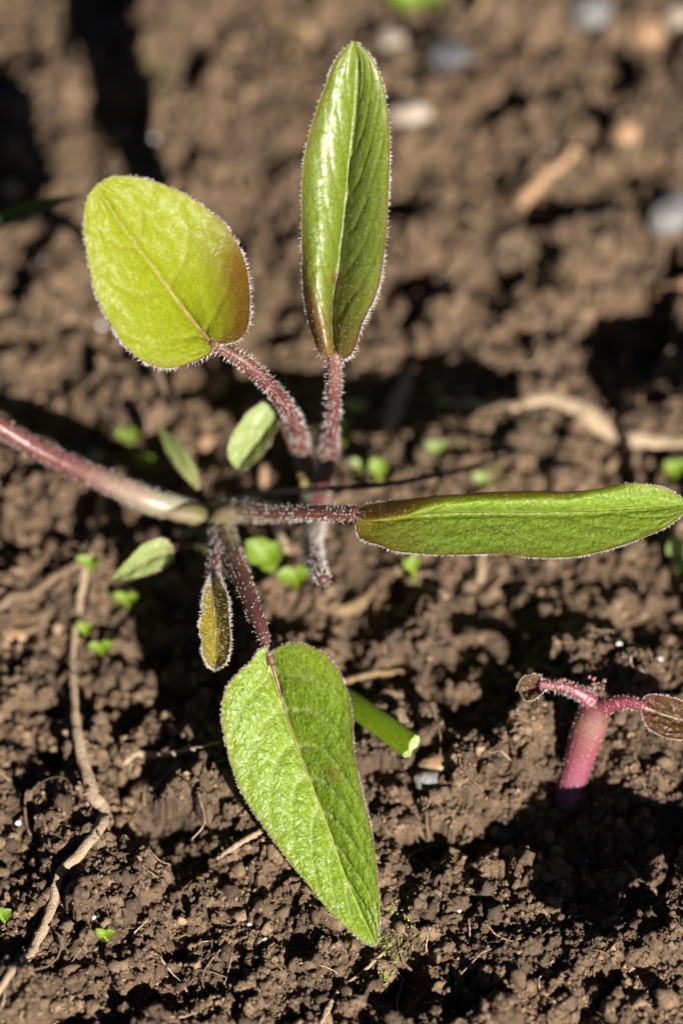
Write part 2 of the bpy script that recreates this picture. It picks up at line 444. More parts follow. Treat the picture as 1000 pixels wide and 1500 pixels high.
# hollows and ridges shaped to bring shade to the dark spots of the soil
dent(880, 1270, 90, 60, -0.5, 0.0, 2.5); dent(900, 1395, 150, 30, 0.35, R(28), 2)
dent(570, 1420, 50, 45, -0.45)
dent(935, 500, 85, 60, -0.9, 0, 3); dent(1010, 610, 70, 50, 0.5)
dent(360, 590, 90, 80, -0.35, 0, 3); dent(325, 690, 120, 120, -0.5, 0, 3); dent(235, 970, 90, 110, -.3)
dent(600, 865, 45, 40, -0.45, 0, 3); dent(575, 480, 35, 60, -0.4, 0, 3)
dent(245, 1245, 55, 45, -0.45, 0, 3); dent(600, 1450, 50, 40, -0.5, 0, 3)
dent(690, 1235, 70, 22, -0.5, R(10), 3); dent(690, 1180, 90, 40, 0.2)
dent(920, 1120, 60, 50, 0.35); dent(200, 1470, 40, 25, -0.4, 0, 3); dent(60, 1240, 40, 50, -0.4, 0, 3)
dent(800, 400, 60, 40, -0.3, 0, 3); dent(660, 600, 120, 40, 0.15)
dent(700, 1470, 45, 35, -0.4, 0, 3); dent(900, 1470, 35, 40, -0.4, 0, 3)

gd = np.random.default_rng(91)
for k in range(70):
    dent(gd.uniform(-40, 1040), gd.uniform(0, 1540), gd.uniform(14, 46), gd.uniform(10, 30), gd.uniform(-.5, -.22), gd.uniform(-.8, .8), 3)
WX = X + 0.13 * perlin(X / 0.55, Y / 0.55, 41) + 0.06 * perlin(X / 0.2, Y / 0.2, 42) + 0.03 * perlin(X / 0.085, Y / 0.085, 43)
WY = Y + 0.13 * perlin(X / 0.55, Y / 0.55, 51) + 0.06 * perlin(X / 0.2, Y / 0.2, 52) + 0.03 * perlin(X / 0.085, Y / 0.085, 53)
ny, nx = Z.shape
g = np.random.default_rng(21)
def stamp(cx, cy, r, hf, tone, asp=1.0, rot=0.0, sink=0.3, sd_=0):
    ix0 = np.searchsorted(gx, cx - r * 1.4); ix1 = np.searchsorted(gx, cx + r * 1.4)
    iy0 = np.searchsorted(gy, cy - r * 1.4); iy1 = np.searchsorted(gy, cy + r * 1.4)
    if ix1 <= ix0 or iy1 <= iy0: return
    x = WX[iy0:iy1, ix0:ix1] - cx; y = WY[iy0:iy1, ix0:ix1] - cy
    ca, sa = math.cos(rot), math.sin(rot)
    u = (x * ca + y * sa) / r; v = (-x * sa + y * ca) / (r * asp)
    a = np.arctan2(v, u)
    wob = 1 + 0.16 * np.sin(2 * a + sd_) + 0.12 * np.sin(3 * a + sd_ * 2.3) + 0.08 * np.sin(5 * a + sd_ * 4.1)
    q = (u * u + v * v) / (wob * wob)
    ic = min(np.searchsorted(gy, cy), ny - 1), min(np.searchsorted(gx, cx), nx - 1)
    z0 = Z[ic]
    dome = z0 + r * hf * (np.maximum(0, 1 - q) ** 0.42 - sink) + r * 0.22 * u * math.sin(sd_) + r * .22 * v * math.cos(sd_)
    m = (q < 1) & (dome > Z[iy0:iy1, ix0:ix1])
    sub = Z[iy0:iy1, ix0:ix1]; sub[m] = dome[m]
    st = TONE[iy0:iy1, ix0:ix1]; st[m] = st[m] * 0.4 + tone * 0.6
def scatter_stamps(n, rmin, rmax, hf):
    for k in range(n):
        r = rmin * (rmax / rmin) ** g.random()
        stamp(g.uniform(-7.3, 7.3), g.uniform(YB - .2, YT + .2), r, hf * g.uniform(0.6, 1.3), g.random(), g.uniform(0.6, 1.0), g.uniform(0, 6.28), g.uniform(0.15, 0.5), g.uniform(0, 6.28))
scatter_stamps(150, 0.35, 0.9, 0.62)
scatter_stamps(1700, 0.12, 0.34, 0.95)
def smooth_at(px, py, r, dz=0.0):
    """calm the lumps round a plant's foot"""
    global Z
    c = flat(px, py); k = np.exp(-((X - c[0]) ** 2 + ((Y - c[1]) / 1.0) ** 2) / (r / 88) ** 2)
    lo = 0.34 * perlin(X / 3.6, Y / 3.6, 1) * .3 + dz
    Z = Z * (1 - k * .85) + lo * k * .85
smooth_at(835, 1170, 75, -.12); smooth_at(585, 600, 60, -.1)
scatter_stamps(500, 0.10, 0.2, 0.8)
scatter_stamps(15000, 0.035, 0.13, 1.15)
rg = lambda s_, k: 1 - 2.2 * np.abs(perlin(X / s_, Y / s_, k))
Z += near * (0.07 * perlin(X / 0.24, Y / 0.24, 4) + 0.045 * rg(0.15, 5) + 0.045 * perlin(X / 0.085, Y / 0.085, 15) + 0.028 * perlin(X / 0.05, Y / 0.05, 6))
edge = np.clip((np.maximum(np.abs(X) - 60, 0) + np.maximum(np.abs(Y) - 60, 0)) / 200, 0, 1)
Z = Z * (1 - edge)
soil = make_mesh('soil_ground', np.stack([X.ravel(), Y.ravel(), Z.ravel()], 1), grid_faces(ny, nx), M_SOIL, attrs={'tone': TONE.ravel()})
tag(soil, 'bare dark brown crumbly garden soil', kind='structure')

def height(x, y):
    x = np.asarray(x, float); y = np.asarray(y, float)
    ii = np.clip(np.searchsorted(fx, x) - 1, 0, len(fx) - 2); jj = np.clip(np.searchsorted(fy, y) - 1, 0, len(fy) - 2)
    u = np.clip((x - fx[ii]) / (fx[ii + 1] - fx[ii]), 0, 1); v = np.clip((y - fy[jj]) / (fy[jj + 1] - fy[jj]), 0, 1)
    A = Z[j0 + jj, i0 + ii]; B = Z[j0 + jj, i0 + ii + 1]; C_ = Z[j0 + jj + 1, i0 + ii]; D = Z[j0 + jj + 1, i0 + ii + 1]
    return (A * (1 - u) + B * u) * (1 - v) + (C_ * (1 - u) + D * u) * v

def ground(px, py, lift=0.0):
    """the first soil point that the ray through a photo pixel meets"""
    v = ray(px, py)
    s = np.arange((2.0 - CAM[2]) / v[2], (-2.5 - CAM[2]) / v[2], 0.02)
    p = CAM + v * s[:, None]
    k = np.argmax(p[:, 2] < height(p[:, 0], p[:, 1]) + lift)
    return p[k]

# ------------------------------------------------------------------ loose crumbs (uncountable)
def ico():
    t = (1 + 5 ** 0.5) / 2
    v = unit(np.array([(-1, t, 0), (1, t, 0), (-1, -t, 0), (1, -t, 0), (0, -1, t), (0, 1, t), (0, -1, -t), (0, 1, -t), (t, 0, -1), (t, 0, 1), (-t, 0, -1), (-t, 0, 1)], float))
    f = [(0, 11, 5), (0, 5, 1), (0, 1, 7), (0, 7, 10), (0, 10, 11), (1, 5, 9), (5, 11, 4), (11, 10, 2), (10, 7, 6), (7, 1, 8), (3, 9, 4), (3, 4, 2), (3, 2, 6), (3, 6, 8), (3, 8, 9), (4, 9, 5), (2, 4, 11), (6, 2, 10), (8, 6, 7), (9, 8, 1)]
    return v, f
def subdiv(v, f):
    v = [tuple(a) for a in v]; c = {}; out = []
    def mid(a, b):
        k = (min(a, b), max(a, b))
        if k not in c:
            c[k] = len(v); v.append(tuple(unit((np.array(v[a]) + np.array(v[b])) / 2)))
        return c[k]
    for a, b, d in f:
        x, y, z = mid(a, b), mid(b, d), mid(d, a)
        out += [(a, x, z), (b, y, x), (d, z, y), (x, y, z)]
    return np.array(v), out
def lump(level, rough, seed, freq=1.6):
    v, f = ico()
    for _ in range(level): v, f = subdiv(v, f)
    v = np.array(v); out = []
    for p in v:
        q = Vector(p) * freq + Vector((seed * 3.7, seed * 1.3, seed * 7.7))
        n = mnoise.noise(q) + 0.5 * mnoise.noise(q * 2.3) + 0.3 * mnoise.noise(q * 5.1)
        out.append(p * (1 + rough * n))
    return np.array(out), np.array(f)
def rotations(n, g):
    q = unit(g.normal(size=(n, 4))); a, b, c, d = q.T
    return np.stack([np.stack([1 - 2 * (c * c + d * d), 2 * (b * c - a * d), 2 * (b * d + a * c)], 1),
                     np.stack([2 * (b * c + a * d), 1 - 2 * (b * b + d * d), 2 * (c * d - a * b)], 1),
                     np.stack([2 * (b * d - a * c), 2 * (c * d + a * b), 1 - 2 * (b * b + c * c)], 1)], 1)
def scatter_lumps(name, n, rmin, rmax, level, rough, g, mat, ylim=None, power=2.2):
    kinds = [lump(level, rough, s + 1, 2.1) for s in range(7)]
    y0, y1 = ylim or (YB, YT)
    V, F, T = [], [], []; off = 0
    for kv, kf in kinds:
        m = n // 7
        u = g.random(m)
        r = rmin * (rmax / rmin) ** (u ** power)
        x = g.uniform(-7, 7, m); y = g.uniform(y0, y1, m)
        z = height(x, y) + r * g.uniform(0.0, 0.55, m)
        rot = rotations(m, g)
        sc = r[:, None] * g.uniform(0.65, 1.2, (m, 3))
        v = np.einsum('nij,nkj->nki', rot, kv[None] * sc[:, None, :]) + np.stack([x, y, z], 1)[:, None, :]
        F.append((kf[None] + (np.arange(m) * len(kv))[:, None, None]).reshape(-1, 3) + off)
        V.append(v.reshape(-1, 3)); off += m * len(kv)
        T.append(np.repeat(g.random(m), len(kv)))
    return make_mesh(name, np.vstack(V), np.vstack(F), mat, attrs={'tone': np.concatenate(T)})
o = scatter_lumps('soil_crumbs', 13000, 0.022, 0.13, 1, 0.95, np.random.default_rng(31), M_CRUMB)
tag(o, 'loose brown soil crumbs lying all over the bare soil', kind='stuff')
ym = flat(500, 1000)[1]
o = scatter_lumps('fine_soil_grains', 32000, 0.014, 0.05, 0, 0.6, np.random.default_rng(32), M_CRUMB, (YB, ym))
tag(o, 'fine soil grains on the sharp soil along the bottom', kind='stuff')
M_DEBRIS = simple_material('plant_debris', (0.11, 0.07, 0.042), (0.27, 0.18, 0.105), 2.0, 0.75, 0.3, 0.5)
o = scatter_lumps('plant_debris', 800, 0.015, 0.10, 1, 1.1, np.random.default_rng(33), M_DEBRIS, power=1.6)
tag(o, 'tan and orange scraps of bark and plant debris scattered over the soil', kind='stuff')
# short root fibres and plant bits in the soil
def fibres(n, g, thick=1.0):
    V, F = [], []; off = 0
    for k in range(n):
        x, y = g.uniform(-6.5, 6.5), g.uniform(YB, YT)
        a = g.uniform(0, 6.28); L = g.uniform(0.12, 0.9)
        s = np.linspace(-.5, .5, 6)
        px_ = x + np.cos(a + s * g.uniform(-1.5, 1.5)) * s * L; py_ = y + np.sin(a + s * g.uniform(-1.5, 1.5)) * s * L
        pz = height(px_, py_) + 0.02; pz = 0.6 * pz + 0.4 * pz.max()
        v, f, _ = tube(np.stack([px_, py_, pz], 1), thick * g.uniform(0.008, 0.024) * np.linspace(1, .6, 6), 5, ref=(0, 0, 1))
        V.append(v); F += [q + off for q in f]; off += len(v)
    return np.vstack(V), F
v, f = fibres(430, np.random.default_rng(8))
tag(make_mesh('root_fibres', v, f, M_ROOT), 'short dry root fibres scattered through the soil', kind='stuff')

v, f = fibres(230, np.random.default_rng(18), .8)
tag(make_mesh('straw_fibres', v, f, M_STRAW_DIRTY), 'fine pale straw fibres scattered through the soil', kind='stuff')

# ------------------------------------------------------------------ leaves and stems
TOCAM = -FWD
def px3(pts):
    return np.array([W(*p) for p in pts])

def leaf(parent, base, mat, rib, left, right, midl=None, midr=None, bulgel=0.0, bulger=0.0, veins=7, vslope=0.3,
         edge_pig=0.5, base_pig=0.6, tip_pig=0.0, rib_mat=None, hair_len=0.085, hair_n=420, fuzz=500, nt_=110, ns=25, label=None,
         rib_r=0.026, pig_side=0, quilt=0.012, spots=(), seed=1, name='leaf', hair_mat=None, hair_base=1.0, margin_r=0.008, fuzz_len=0.03, pig_to=0.62, pk_s=.22, relief=0.012):
    g = np.random.default_rng(seed * 17 + 3)
    ribp = spline(px3(rib), nt_); lp = spline(px3(left), nt_); rp = spline(px3(right), nt_)
    def half(edge, mid, bulge):
        if mid is not None:
            mp = spline(px3(mid), nt_)
        else:
            wdt = np.linalg.norm(edge - ribp, axis=1)[:, None]
            mp = (edge + ribp) / 2 + TOCAM * bulge * wdt
        s = np.linspace(0, 1, ns)[None, :, None]
        return ribp[:, None] * (1 - s) * (1 - 2 * s) + mp[:, None] * 4 * s * (1 - s) + edge[:, None] * s * (2 * s - 1)
    HL = half(lp, midl, bulgel); HR = half(rp, midr, bulger)
    P = np.concatenate([HL[:, ::-1], HR[:, 1:]], 1)
    S = np.concatenate([-np.linspace(1, 0, ns), np.linspace(0, 1, ns)[1:]])[None, :] * np.ones((nt_, 1))
    T = np.linspace(0, 1, nt_)[:, None] * np.ones((1, 2 * ns - 1))
    du = np.gradient(P, axis=0); dv = np.gradient(P, axis=1)
    N = unit(np.cross(du, dv))
    if (N * TOCAM).sum() < 0: N = -N
    A = np.abs(S)
    Lg = np.linalg.norm(np.diff(ribp, axis=0), axis=1).sum()
    V = np.zeros_like(T); VW = np.zeros_like(T)
    for k in range(veins):
        t0 = 0.03 + 0.86 * (k / max(1, veins)) ** 0.95
        for sg in (-1, 1):
            tt = t0 + (0.02 if sg > 0 else 0.0) + vslope * A ** 1.25 + 0.012 * np.sin(A * 7 + k)
            m = np.exp(-((T - tt) * Lg / 0.030) ** 2) * np.clip(1.15 - A, 0, 1) * (S * sg > 0)
            V = np.maximum(V, m)
            VW = np.maximum(VW, np.exp(-np.abs((T - tt) * Lg / 0.11) ** 1.3) * np.clip(1.2 - A, 0, 1) * (S * sg > 0))
    rm = np.exp(-(A * (np.linalg.norm(rp - lp, axis=1)[:, None] + 1e-3) / 2 / 0.05) ** 2)
    env = np.clip(np.minimum(T, 1 - T) * 12, 0, 1) * np.clip((1 - A) * 6, 0, 1)
    pk = perlin(T * Lg / pk_s + seed, S * 1.0 / pk_s, seed) + 0.6 * perlin(T * Lg / pk_s * 2.1, S * 2.0 / pk_s + seed, seed + 3)
    disp = env * (quilt * pk * 1.6 - 0.016 * V - relief * VW * np.clip(A * 7, 0, 1) - 0.03 * rm + 0.012 * np.sin(math.pi * np.clip(A, 0, 1)))
    wave = np.clip(A - 0.7, 0, 1) / 0.3 * 0.035 * perlin(T * 7 + seed * 3, S * 0.5 + 2, seed + 5) * np.clip(np.minimum(T, 1 - T) * 8, 0, 1)
    P = P + N * (disp + wave)[..., None]
    pig = edge_pig * np.clip((A - 0.72) / 0.28, 0, 1) ** 2 + base_pig * np.clip((0.30 - T) / 0.30, 0, 1) ** 1.1 + tip_pig * np.clip((T - .75) / .25, 0, 1)
    if pig_side:
        pig = pig + np.clip((S * pig_side - 0.42) * 2.6, 0, 1.1) * np.clip((pig_to - T) / 0.25, 0, 1)
    pig = pig + 0.25 * perlin(T * 6, S * 2, seed + 11) * (pig > 0.05)
    for (spx, spy, r_, a_) in spots:
        c = W(spx, spy, 0); dd = P - CAM; q = CAM + dd * (DIST / (dd @ FWD))[..., None]
        pig = pig + a_ * np.exp(-(np.linalg.norm(q - c, axis=-1) / (r_ / 100)) ** 2)
    nv = 2 * ns - 1
    lf = part(name, P.reshape(-1, 3), grid_faces(nt_, nv), mat, parent, {'along': T.ravel(), 'across': S.ravel(), 'vein': np.clip(V + 0.5 * rm * 0, 0, 1).ravel(), 'pigment': np.clip(pig, 0, 1.4).ravel()}, origin=base)
    if label: lf['label'] = label
    # rim and midrib
    mv, mf, ma = [], [], []; off = 0
    for e in (P[:, 0], P[:, -1]):
        v, f, al = tube(e, margin_r, 6); mv.append(v); ma.append(al); mf += [q + off for q in f]; off += len(v)
    part('leaf_margin', np.vstack(mv), mf, M_MARGIN, lf, {'along': np.concatenate(ma)}, origin=base)
    rr = np.linspace(rib_r, rib_r * 0.3, nt_) + rib_r * 2.2 * np.exp(-np.linspace(0, 1, nt_) / 0.06)
    v, f, al = tube(P[:, ns - 1] + N[:, ns - 1] * 0.004, rr, 8)
    part('midrib', v, f, rib_mat or M_RIB, lf, {'along': al}, origin=base)
    hair_n = int(hair_n * 1.5)
    # hairs along both margins, and short fuzz on the face
    ro, di, ln = [], [], []
    for e, inner, nn in ((P[:, 0], P[:, 2], N[:, 0]), (P[:, -1], P[:, -3], N[:, -1])):
        k = g.integers(0, nt_ - 1, hair_n); k = k[g.random(hair_n) < np.clip(0.62 + 1.1 * perlin(k / nt_ * 14 + seed, np.full(hair_n, seed * .7), seed), .12, 1)]; hn = len(k); u = g.random(hn)[:, None]
        r_ = e[k] * (1 - u) + e[k + 1] * u
        out = unit(e[k] - inner[k])
        tg = unit(e[k + 1] - e[k])
        d_ = out + nn[k] * g.normal(0.15, 0.6, (hn, 1)) + tg * g.normal(0.1, 0.45, (hn, 1))
        ro.append(r_); di.append(d_); ln.append(hair_len * (0.6 + 0.6 * hair_base * np.clip(1 - k / nt_ * 1.6, 0, 1)))
    v, f = hairs(np.vstack(ro), np.vstack(di), np.concatenate(ln), 0.0042, seed)
    h = part('hair', v, f, hair_mat or M_HAIR, lf, origin=base); h['kind'] = 'stuff'
    if fuzz:
        i = g.integers(1, nt_ - 1, fuzz); j = g.integers(0, nv, fuzz)
        keep = g.random(fuzz) < 0.25 + 0.75 * np.clip(np.abs(S[i, j]) + (0.3 - T[i, j]), 0, 1)
        i, j = i[keep], j[keep]
        v, f = hairs(P[i, j], N[i, j] + g.normal(0, 0.5, (len(i), 3)), fuzz_len, 0.0024, seed + 50)
        h = part('hair', v, f, hair_mat or M_HAIR, lf, origin=base); h['kind'] = 'stuff'
    return lf

def stem(parent, base, pts, radii, mat, hair_n=300, hair_len=0.07, groove=0.25, name='petiole', sides=16, n=70, squash=1.0, seed=1, label=None, hair_mat=None, world=None, rough=0.05):
    g = np.random.default_rng(seed + 900)
    p = spline(world if world is not None else px3(pts), n)
    r = np.interp(np.linspace(0, 1, n), np.linspace(0, 1, len(radii)), radii)
    v, f, al = tube(p, r, sides, rough, seed, groove, squash)
    o = part(name, v, f, mat, parent, {'along': al}, origin=base)
    if label: o['label'] = label
    if hair_n:
        hair_n = int(hair_n * 1.25); k = g.integers(0, n * sides - sides, hair_n)
        c = p[k // sides]
        # the hairs sit thicker on the two ridges beside the channel
        v2, f2 = hairs(v[k], unit(v[k] - c) + g.normal(0, 0.5, (hair_n, 3)), hair_len * 1.15, 0.0042, seed + 70)
        h = part('hair', v2, f2, hair_mat or M_HAIR, o, origin=base); h['kind'] = 'stuff'
    return o

# ---------------- seedling with the tall leaf and the round lime leaf
b1 = ground(458, 795) - np.array([0, 0, 0.15])
pl1 = thing('leafy_seedling', 'hairy seedling with an upright long leaf and a rounded lime leaf on wine red stalks', 'seedling', b1)
leaf(pl1, b1, M_LEAF_TOP,
     rib=[(490, 523, .42), (487, 474, .46), (494, 404, .44), (503, 335, .36), (511, 248, .24), (519, 172, .06), (523, 100, -.18), (518, 60, -.36)],
     left=[(488, 523, .40), (469, 520, .30), (457, 491, .30), (449, 456, .26), (443, 405, .18), (441, 352, .08), (441, 300, .0), (444, 241, -.08), (452, 200, -.14), (462, 165, -.2), (473, 134, -.26), (487, 97, -.32), (501, 75, -.36), (518, 60, -.36)],
     right=[(493, 523, .40), (507, 524, .25), (520, 508, .05), (530, 477, -.10), (539, 456, -.14), (549, 435, -.18), (558, 401, -.24), (566, 335, -.28), (570, 231, -.3), (569, 186, -.3), (566, 154, -.3), (561, 127, -.3), (552, 102, -.32), (541, 81, -.34), (530, 69, -.35), (518, 60, -.36)],
     midl=[(489, 523, .40), (480, 508, .10), (471, 455, -.02), (468, 404, -.05), (473, 350, -.06), (477, 300, -.07), (481, 245, -.11), (490, 180, -.2), (501, 115, -.31), (511, 82, -.35), (518, 60, -.36)],
     bulger=0.13, veins=6, vslope=0.42, base_pig=0.9, edge_pig=0.45, pig_side=-1, pig_to=.40, hair_len=0.085, hair_n=560, fuzz=800, rib_mat=M_RIB_LEAF, rib_r=0.009, quilt=0.008,
     spots=((491, 408, 7, 1.4), (470, 470, 16, .3)), seed=1, label='long narrow upright leaf with a bright sheen along one half', ns=29)
leaf(pl1, b1, M_LEAF_LIME,
     rib=[(312, 505, .08), (290, 480, .12), (275, 460, .10), (253, 431, .02), (231, 401, -.14), (205, 367, -.34), (175, 325, -.58), (140, 272, -.85)],
     left=[(311, 508, .05), (308, 517, .0), (290, 527, -.05), (264, 536, -.14), (238, 538, -.22), (208, 527, -.32), (179, 501, -.42), (157, 464, -.52), (140, 427, -.60), (129, 379, -.68), (123, 331, -.76), (127, 294, -.83), (140, 272, -.85)],
     right=[(316, 502, .05), (328, 503, -.12), (349, 497, -.32), (363, 479, -.40), (366, 449, -.38), (364, 412, -.32), (357, 380, -.28), (344, 352, -.28), (327, 327, -.34), (304, 308, -.42), (278, 289, -.52), (252, 276, -.62), (226, 266, -.70), (196, 259, -.78), (164, 259, -.84), (140, 272, -.85)],
     bulgel=0.03, bulger=0.02, veins=3, vslope=0.42, base_pig=0.15, edge_pig=0.22, pig_side=1, pig_to=.60, hair_len=0.085, hair_n=520, fuzz=600, rib_r=0.016, quilt=0.011, pk_s=.18, seed=2,
     label='broad rounded lime green leaf', rib_mat=M_RIB_RED, ns=29)
stem(pl1, b1, [(455, 800, 3.5), (463, 740, 3.0), (476, 690, 2.3), (484, 640, 1.6), (488, 585, .9), (490, 518, .40)], [.17, .15, .13, .115, .105, .10], M_STEM_RED, 900, 0.07, seed=3, label='wine red petiole of the upright leaf')
stem(pl1, b1, [(458, 770, 3.3), (456, 710, 2.9), (444, 665, 2.3), (432, 620, 1.5), (402, 573, .7), (360, 533, .2), (310, 502, .07)], [.12, .115, .11, .115, .115, .11, .08], M_STEM_RED, 1000, 0.07, seed=4, label='wine red petiole of the rounded leaf')
stem(pl1, b1, [(462, 770, 2.8), (456, 795, 2.0), (462, 825, 1.2), (474, 850, .75)], [.13, .13, .12, .09], M_STEM_BROWN, 1100, 0.085, seed=5, name='young_shoot', label='tiny curled shoot covered in white hairs')
leaf(pl1, b1, M_LEAF_SEED,
     rib=[(408, 610, 1.9), (390, 632, 1.9), (370, 655, 1.9), (347, 686, 1.95)],
     left=[(405, 603, 1.85), (385, 590, 1.7), (358, 610, 1.65), (336, 645, 1.7), (335, 670, 1.8), (347, 687, 1.95)],
     right=[(409, 614, 1.85), (404, 632, 1.7), (388, 660, 1.7), (370, 680, 1.75), (358, 687, 1.85), (347, 687, 1.95)],
     veins=3, hair_n=60, fuzz=0, base_pig=0, edge_pig=0, hair_len=0.04, nt_=50, ns=11, seed=6, label='small plain pale green seed leaf', rib_r=.012, name='seed_leaf', margin_r=0.008)
stem(pl1, b1, [(458, 745, 3.2), (440, 690, 2.6), (420, 635, 2.0), (406, 608, 1.88)], [.07, .06, .06, .05], M_STEM_BROWN, 40, 0.04, seed=7)

# ---------------- seedling at the dark crown: side leaf, lower leaf, bud, stalk to the left
b2 = ground(305, 775) - np.array([0, 0, 0.1])
pl2 = thing('leafy_seedling', 'hairy seedling with leaves spreading sideways and downward from a shaded crown', 'seedling', b2)
leaf(pl2, b2, M_LEAF_SIDE,
     rib=[(521, 757, .25), (560, 758, .27), (615, 755, .27), (690, 752, .26), (771, 752, .24), (840, 751, .20), (896, 749, .14), (950, 745, .06), (1012, 740, -.05)],
     left=[(521, 749, .22), (540, 738, .35), (610, 731, .42), (662, 726, .42), (714, 723, .42), (771, 721, .40), (834, 720, .34), (875, 717, .22), (900, 711, .02), (930, 708, -.15), (960, 712, -.16), (985, 721, -.12), (1012, 740, -.05)],
     right=[(521, 762, .25), (527, 788, .05), (558, 799, -.1), (584, 808, -.17), (636, 812, -.22), (688, 811, -.25), (740, 812, -.26), (776, 817, -.27), (823, 817, -.26), (865, 811, -.24), (906, 800, -.2), (948, 785, -.16), (979, 769, -.12), (1012, 740, -.05)],
     midl=[(521, 755, .12), (540, 762, .0), (584, 757, -.04), (615, 747, -.06), (650, 738, -.07), (688, 735, -.07), (730, 734, -.07), (782, 732, -.07), (839, 731, -.07), (872, 726, -.07), (930, 727, -.08), (975, 731, -.05), (1012, 740, -.05)],
     bulger=-0.03, veins=6, vslope=0.30, base_pig=0.9, edge_pig=0.35, tip_pig=0, pig_side=-1, pig_to=.85, hair_len=0.07, hair_n=560, fuzz=1100, rib_r=0.014, quilt=0.010, seed=8, label='long leaf stretched sideways, folded along its midrib', rib_mat=M_RIB_DARK, ns=29, hair_base=.4)
leaf(pl2, b2, M_LEAF_LOW,
     rib=[(393, 955, -0.12), (397, 970, -0.06), (406, 1001, 0.0), (422, 1058, 0.02), (438, 1105, 0.02), (460, 1163, 0.0), (482, 1220, -0.04), (503, 1281, -0.1), (526, 1334, -0.17), (551, 1387, -0.25)],
     left=[(391, 948, -0.18), (379, 952, -0.2), (366, 970, -0.22), (345, 990, -0.24), (331, 1008, -0.25), (325, 1035, -0.25), (327, 1066, -0.23), (334, 1101, -0.2), (347, 1145, -0.18), (363, 1177, -0.17), (388, 1213, -0.17), (417, 1253, -0.19), (446, 1289, -0.21), (474, 1325, -0.23), (503, 1355, -0.25), (532, 1379, -0.26), (551, 1387, -0.25)],
     right=[(396, 955, -0.18), (404, 950, -0.3), (424, 942, -0.48), (446, 944, -0.62), (467, 953, -0.7), (482, 965, -0.74), (496, 986, -0.76), (508, 1015, -0.76), (516, 1051, -0.74), (519, 1094, -0.69), (525, 1137, -0.64), (535, 1181, -0.6), (544, 1220, -0.56), (550, 1260, -0.5), (554, 1307, -0.41), (556, 1345, -0.33), (551, 1387, -0.25)],
     bulgel=0.07, bulger=0.03, veins=7, vslope=0.30, base_pig=0.10, edge_pig=0.2, hair_len=0.06, hair_n=520, fuzz=1500, rib_r=0.018, quilt=0.012, pk_s=.13, relief=0.045, seed=9,
     label='broad spearhead shaped leaf hanging toward the soil', rib_mat=M_RIB_TWO, ns=31, hair_base=.2, spots=((487, 1133, 9, .7), (475, 1125, 5, .5)))
stem(pl2, b2, [(300, 790, 3.2), (304, 765, 2.75), (318, 750, 2.35), (348, 747, 1.9), (400, 752, 1.2), (460, 752, .65), (524, 754, .24)], [.2, .2, .19, .175, .14, .125, .12], M_STEM_BROWN, 900, 0.055, seed=10, label='brownish petiole of the sideways leaf', groove=0.35)
stem(pl2, b2, [(303, 792, 3.1), (308, 768, 2.6), (322, 775, 2.1), (340, 815, 1.3), (362, 872, .5), (384, 925, .0), (398, 972, -.1)], [.2, .2, .19, .17, .14, .115, .07], M_STEM_BROWN, 600, 0.045, seed=11, label='brownish petiole of the hanging leaf', groove=0.35)
stem(pl2, b2, [(302, 770, 2.8), (314, 765, 2.2), (316, 800, 1.5), (310, 845, .8)], [.10, .13, .13, .11], M_STEM_RED, 420, 0.06, seed=12, label='petiole of the half open bud leaf')
leaf(pl2, b2, M_LEAF_BUD,
     rib=[(310, 838, .85), (312, 880, .5), (315, 930, .28), (314, 982, .15)],
     left=[(309, 838, .82), (300, 862, .5), (295, 900, .2), (294, 935, .05), (299, 966, .0), (314, 983, .15)],
     right=[(312, 838, .82), (325, 850, .5), (334, 878, .2), (338, 920, .05), (332, 966, .0), (314, 983, .15)],
     bulgel=-0.22, bulger=-0.22, veins=3, base_pig=.9, edge_pig=0.5, hair_len=0.10, hair_n=560, fuzz=800, nt_=70, ns=17, seed=13, rib_r=.015, label='small half open brown bud leaf', fuzz_len=0.07, hair_base=.4)
stem(pl2, b2, [(304, 800, 3.3), (303, 778, 2.95), (290, 757, 2.5), (270, 747, 2.2), (230, 738, 1.95), (190, 722, 1.9), (130, 695, 1.9), (60, 662, 1.8), (0, 626, 1.6), (-60, 590, 1.3), (-110, 560, 1.0)], [.14, .17, .19, .215, .20, .18, .165, .16, .15, .12], M_STEM_GLARE, 900, 0.045, seed=14, label='thick wine red petiole with a whitish glare painted toward the crown', groove=0.3, n=90)
leaf(pl2, b2, M_LEAF_LOW,
     rib=[(-108, 562, 1.0), (-200, 520, .6), (-320, 470, .4), (-480, 420, .5)],
     left=[(-108, 566, 1.0), (-150, 610, .6), (-250, 600, .3), (-360, 530, .3), (-480, 420, .5)],
     right=[(-108, 558, 1.0), (-130, 490, .6), (-220, 430, .3), (-340, 400, .3), (-480, 420, .5)],
     veins=6, seed=15, nt_=60, ns=15, hair_n=200, fuzz=0, label='leaf on the thick wine red petiole with the painted glare')
leaf(pl2, b2, M_LEAF_SEED,
     rib=[(252, 806, 1.62), (225, 815, 1.6), (195, 832, 1.65), (162, 851, 1.8)],
     left=[(254, 800, 1.6), (240, 789, 1.5), (213, 795, 1.48), (185, 822, 1.58), (162, 851, 1.8)],
     right=[(256, 812, 1.6), (254, 824, 1.55), (232, 836, 1.55), (195, 848, 1.65), (162, 851, 1.8)],
     veins=3, hair_n=50, fuzz=0, base_pig=0.3, edge_pig=0, hair_len=0.03, nt_=50, ns=11, seed=16, rib_r=.012, name='seed_leaf', label='pale grey green seed leaf lying low', margin_r=0.008)
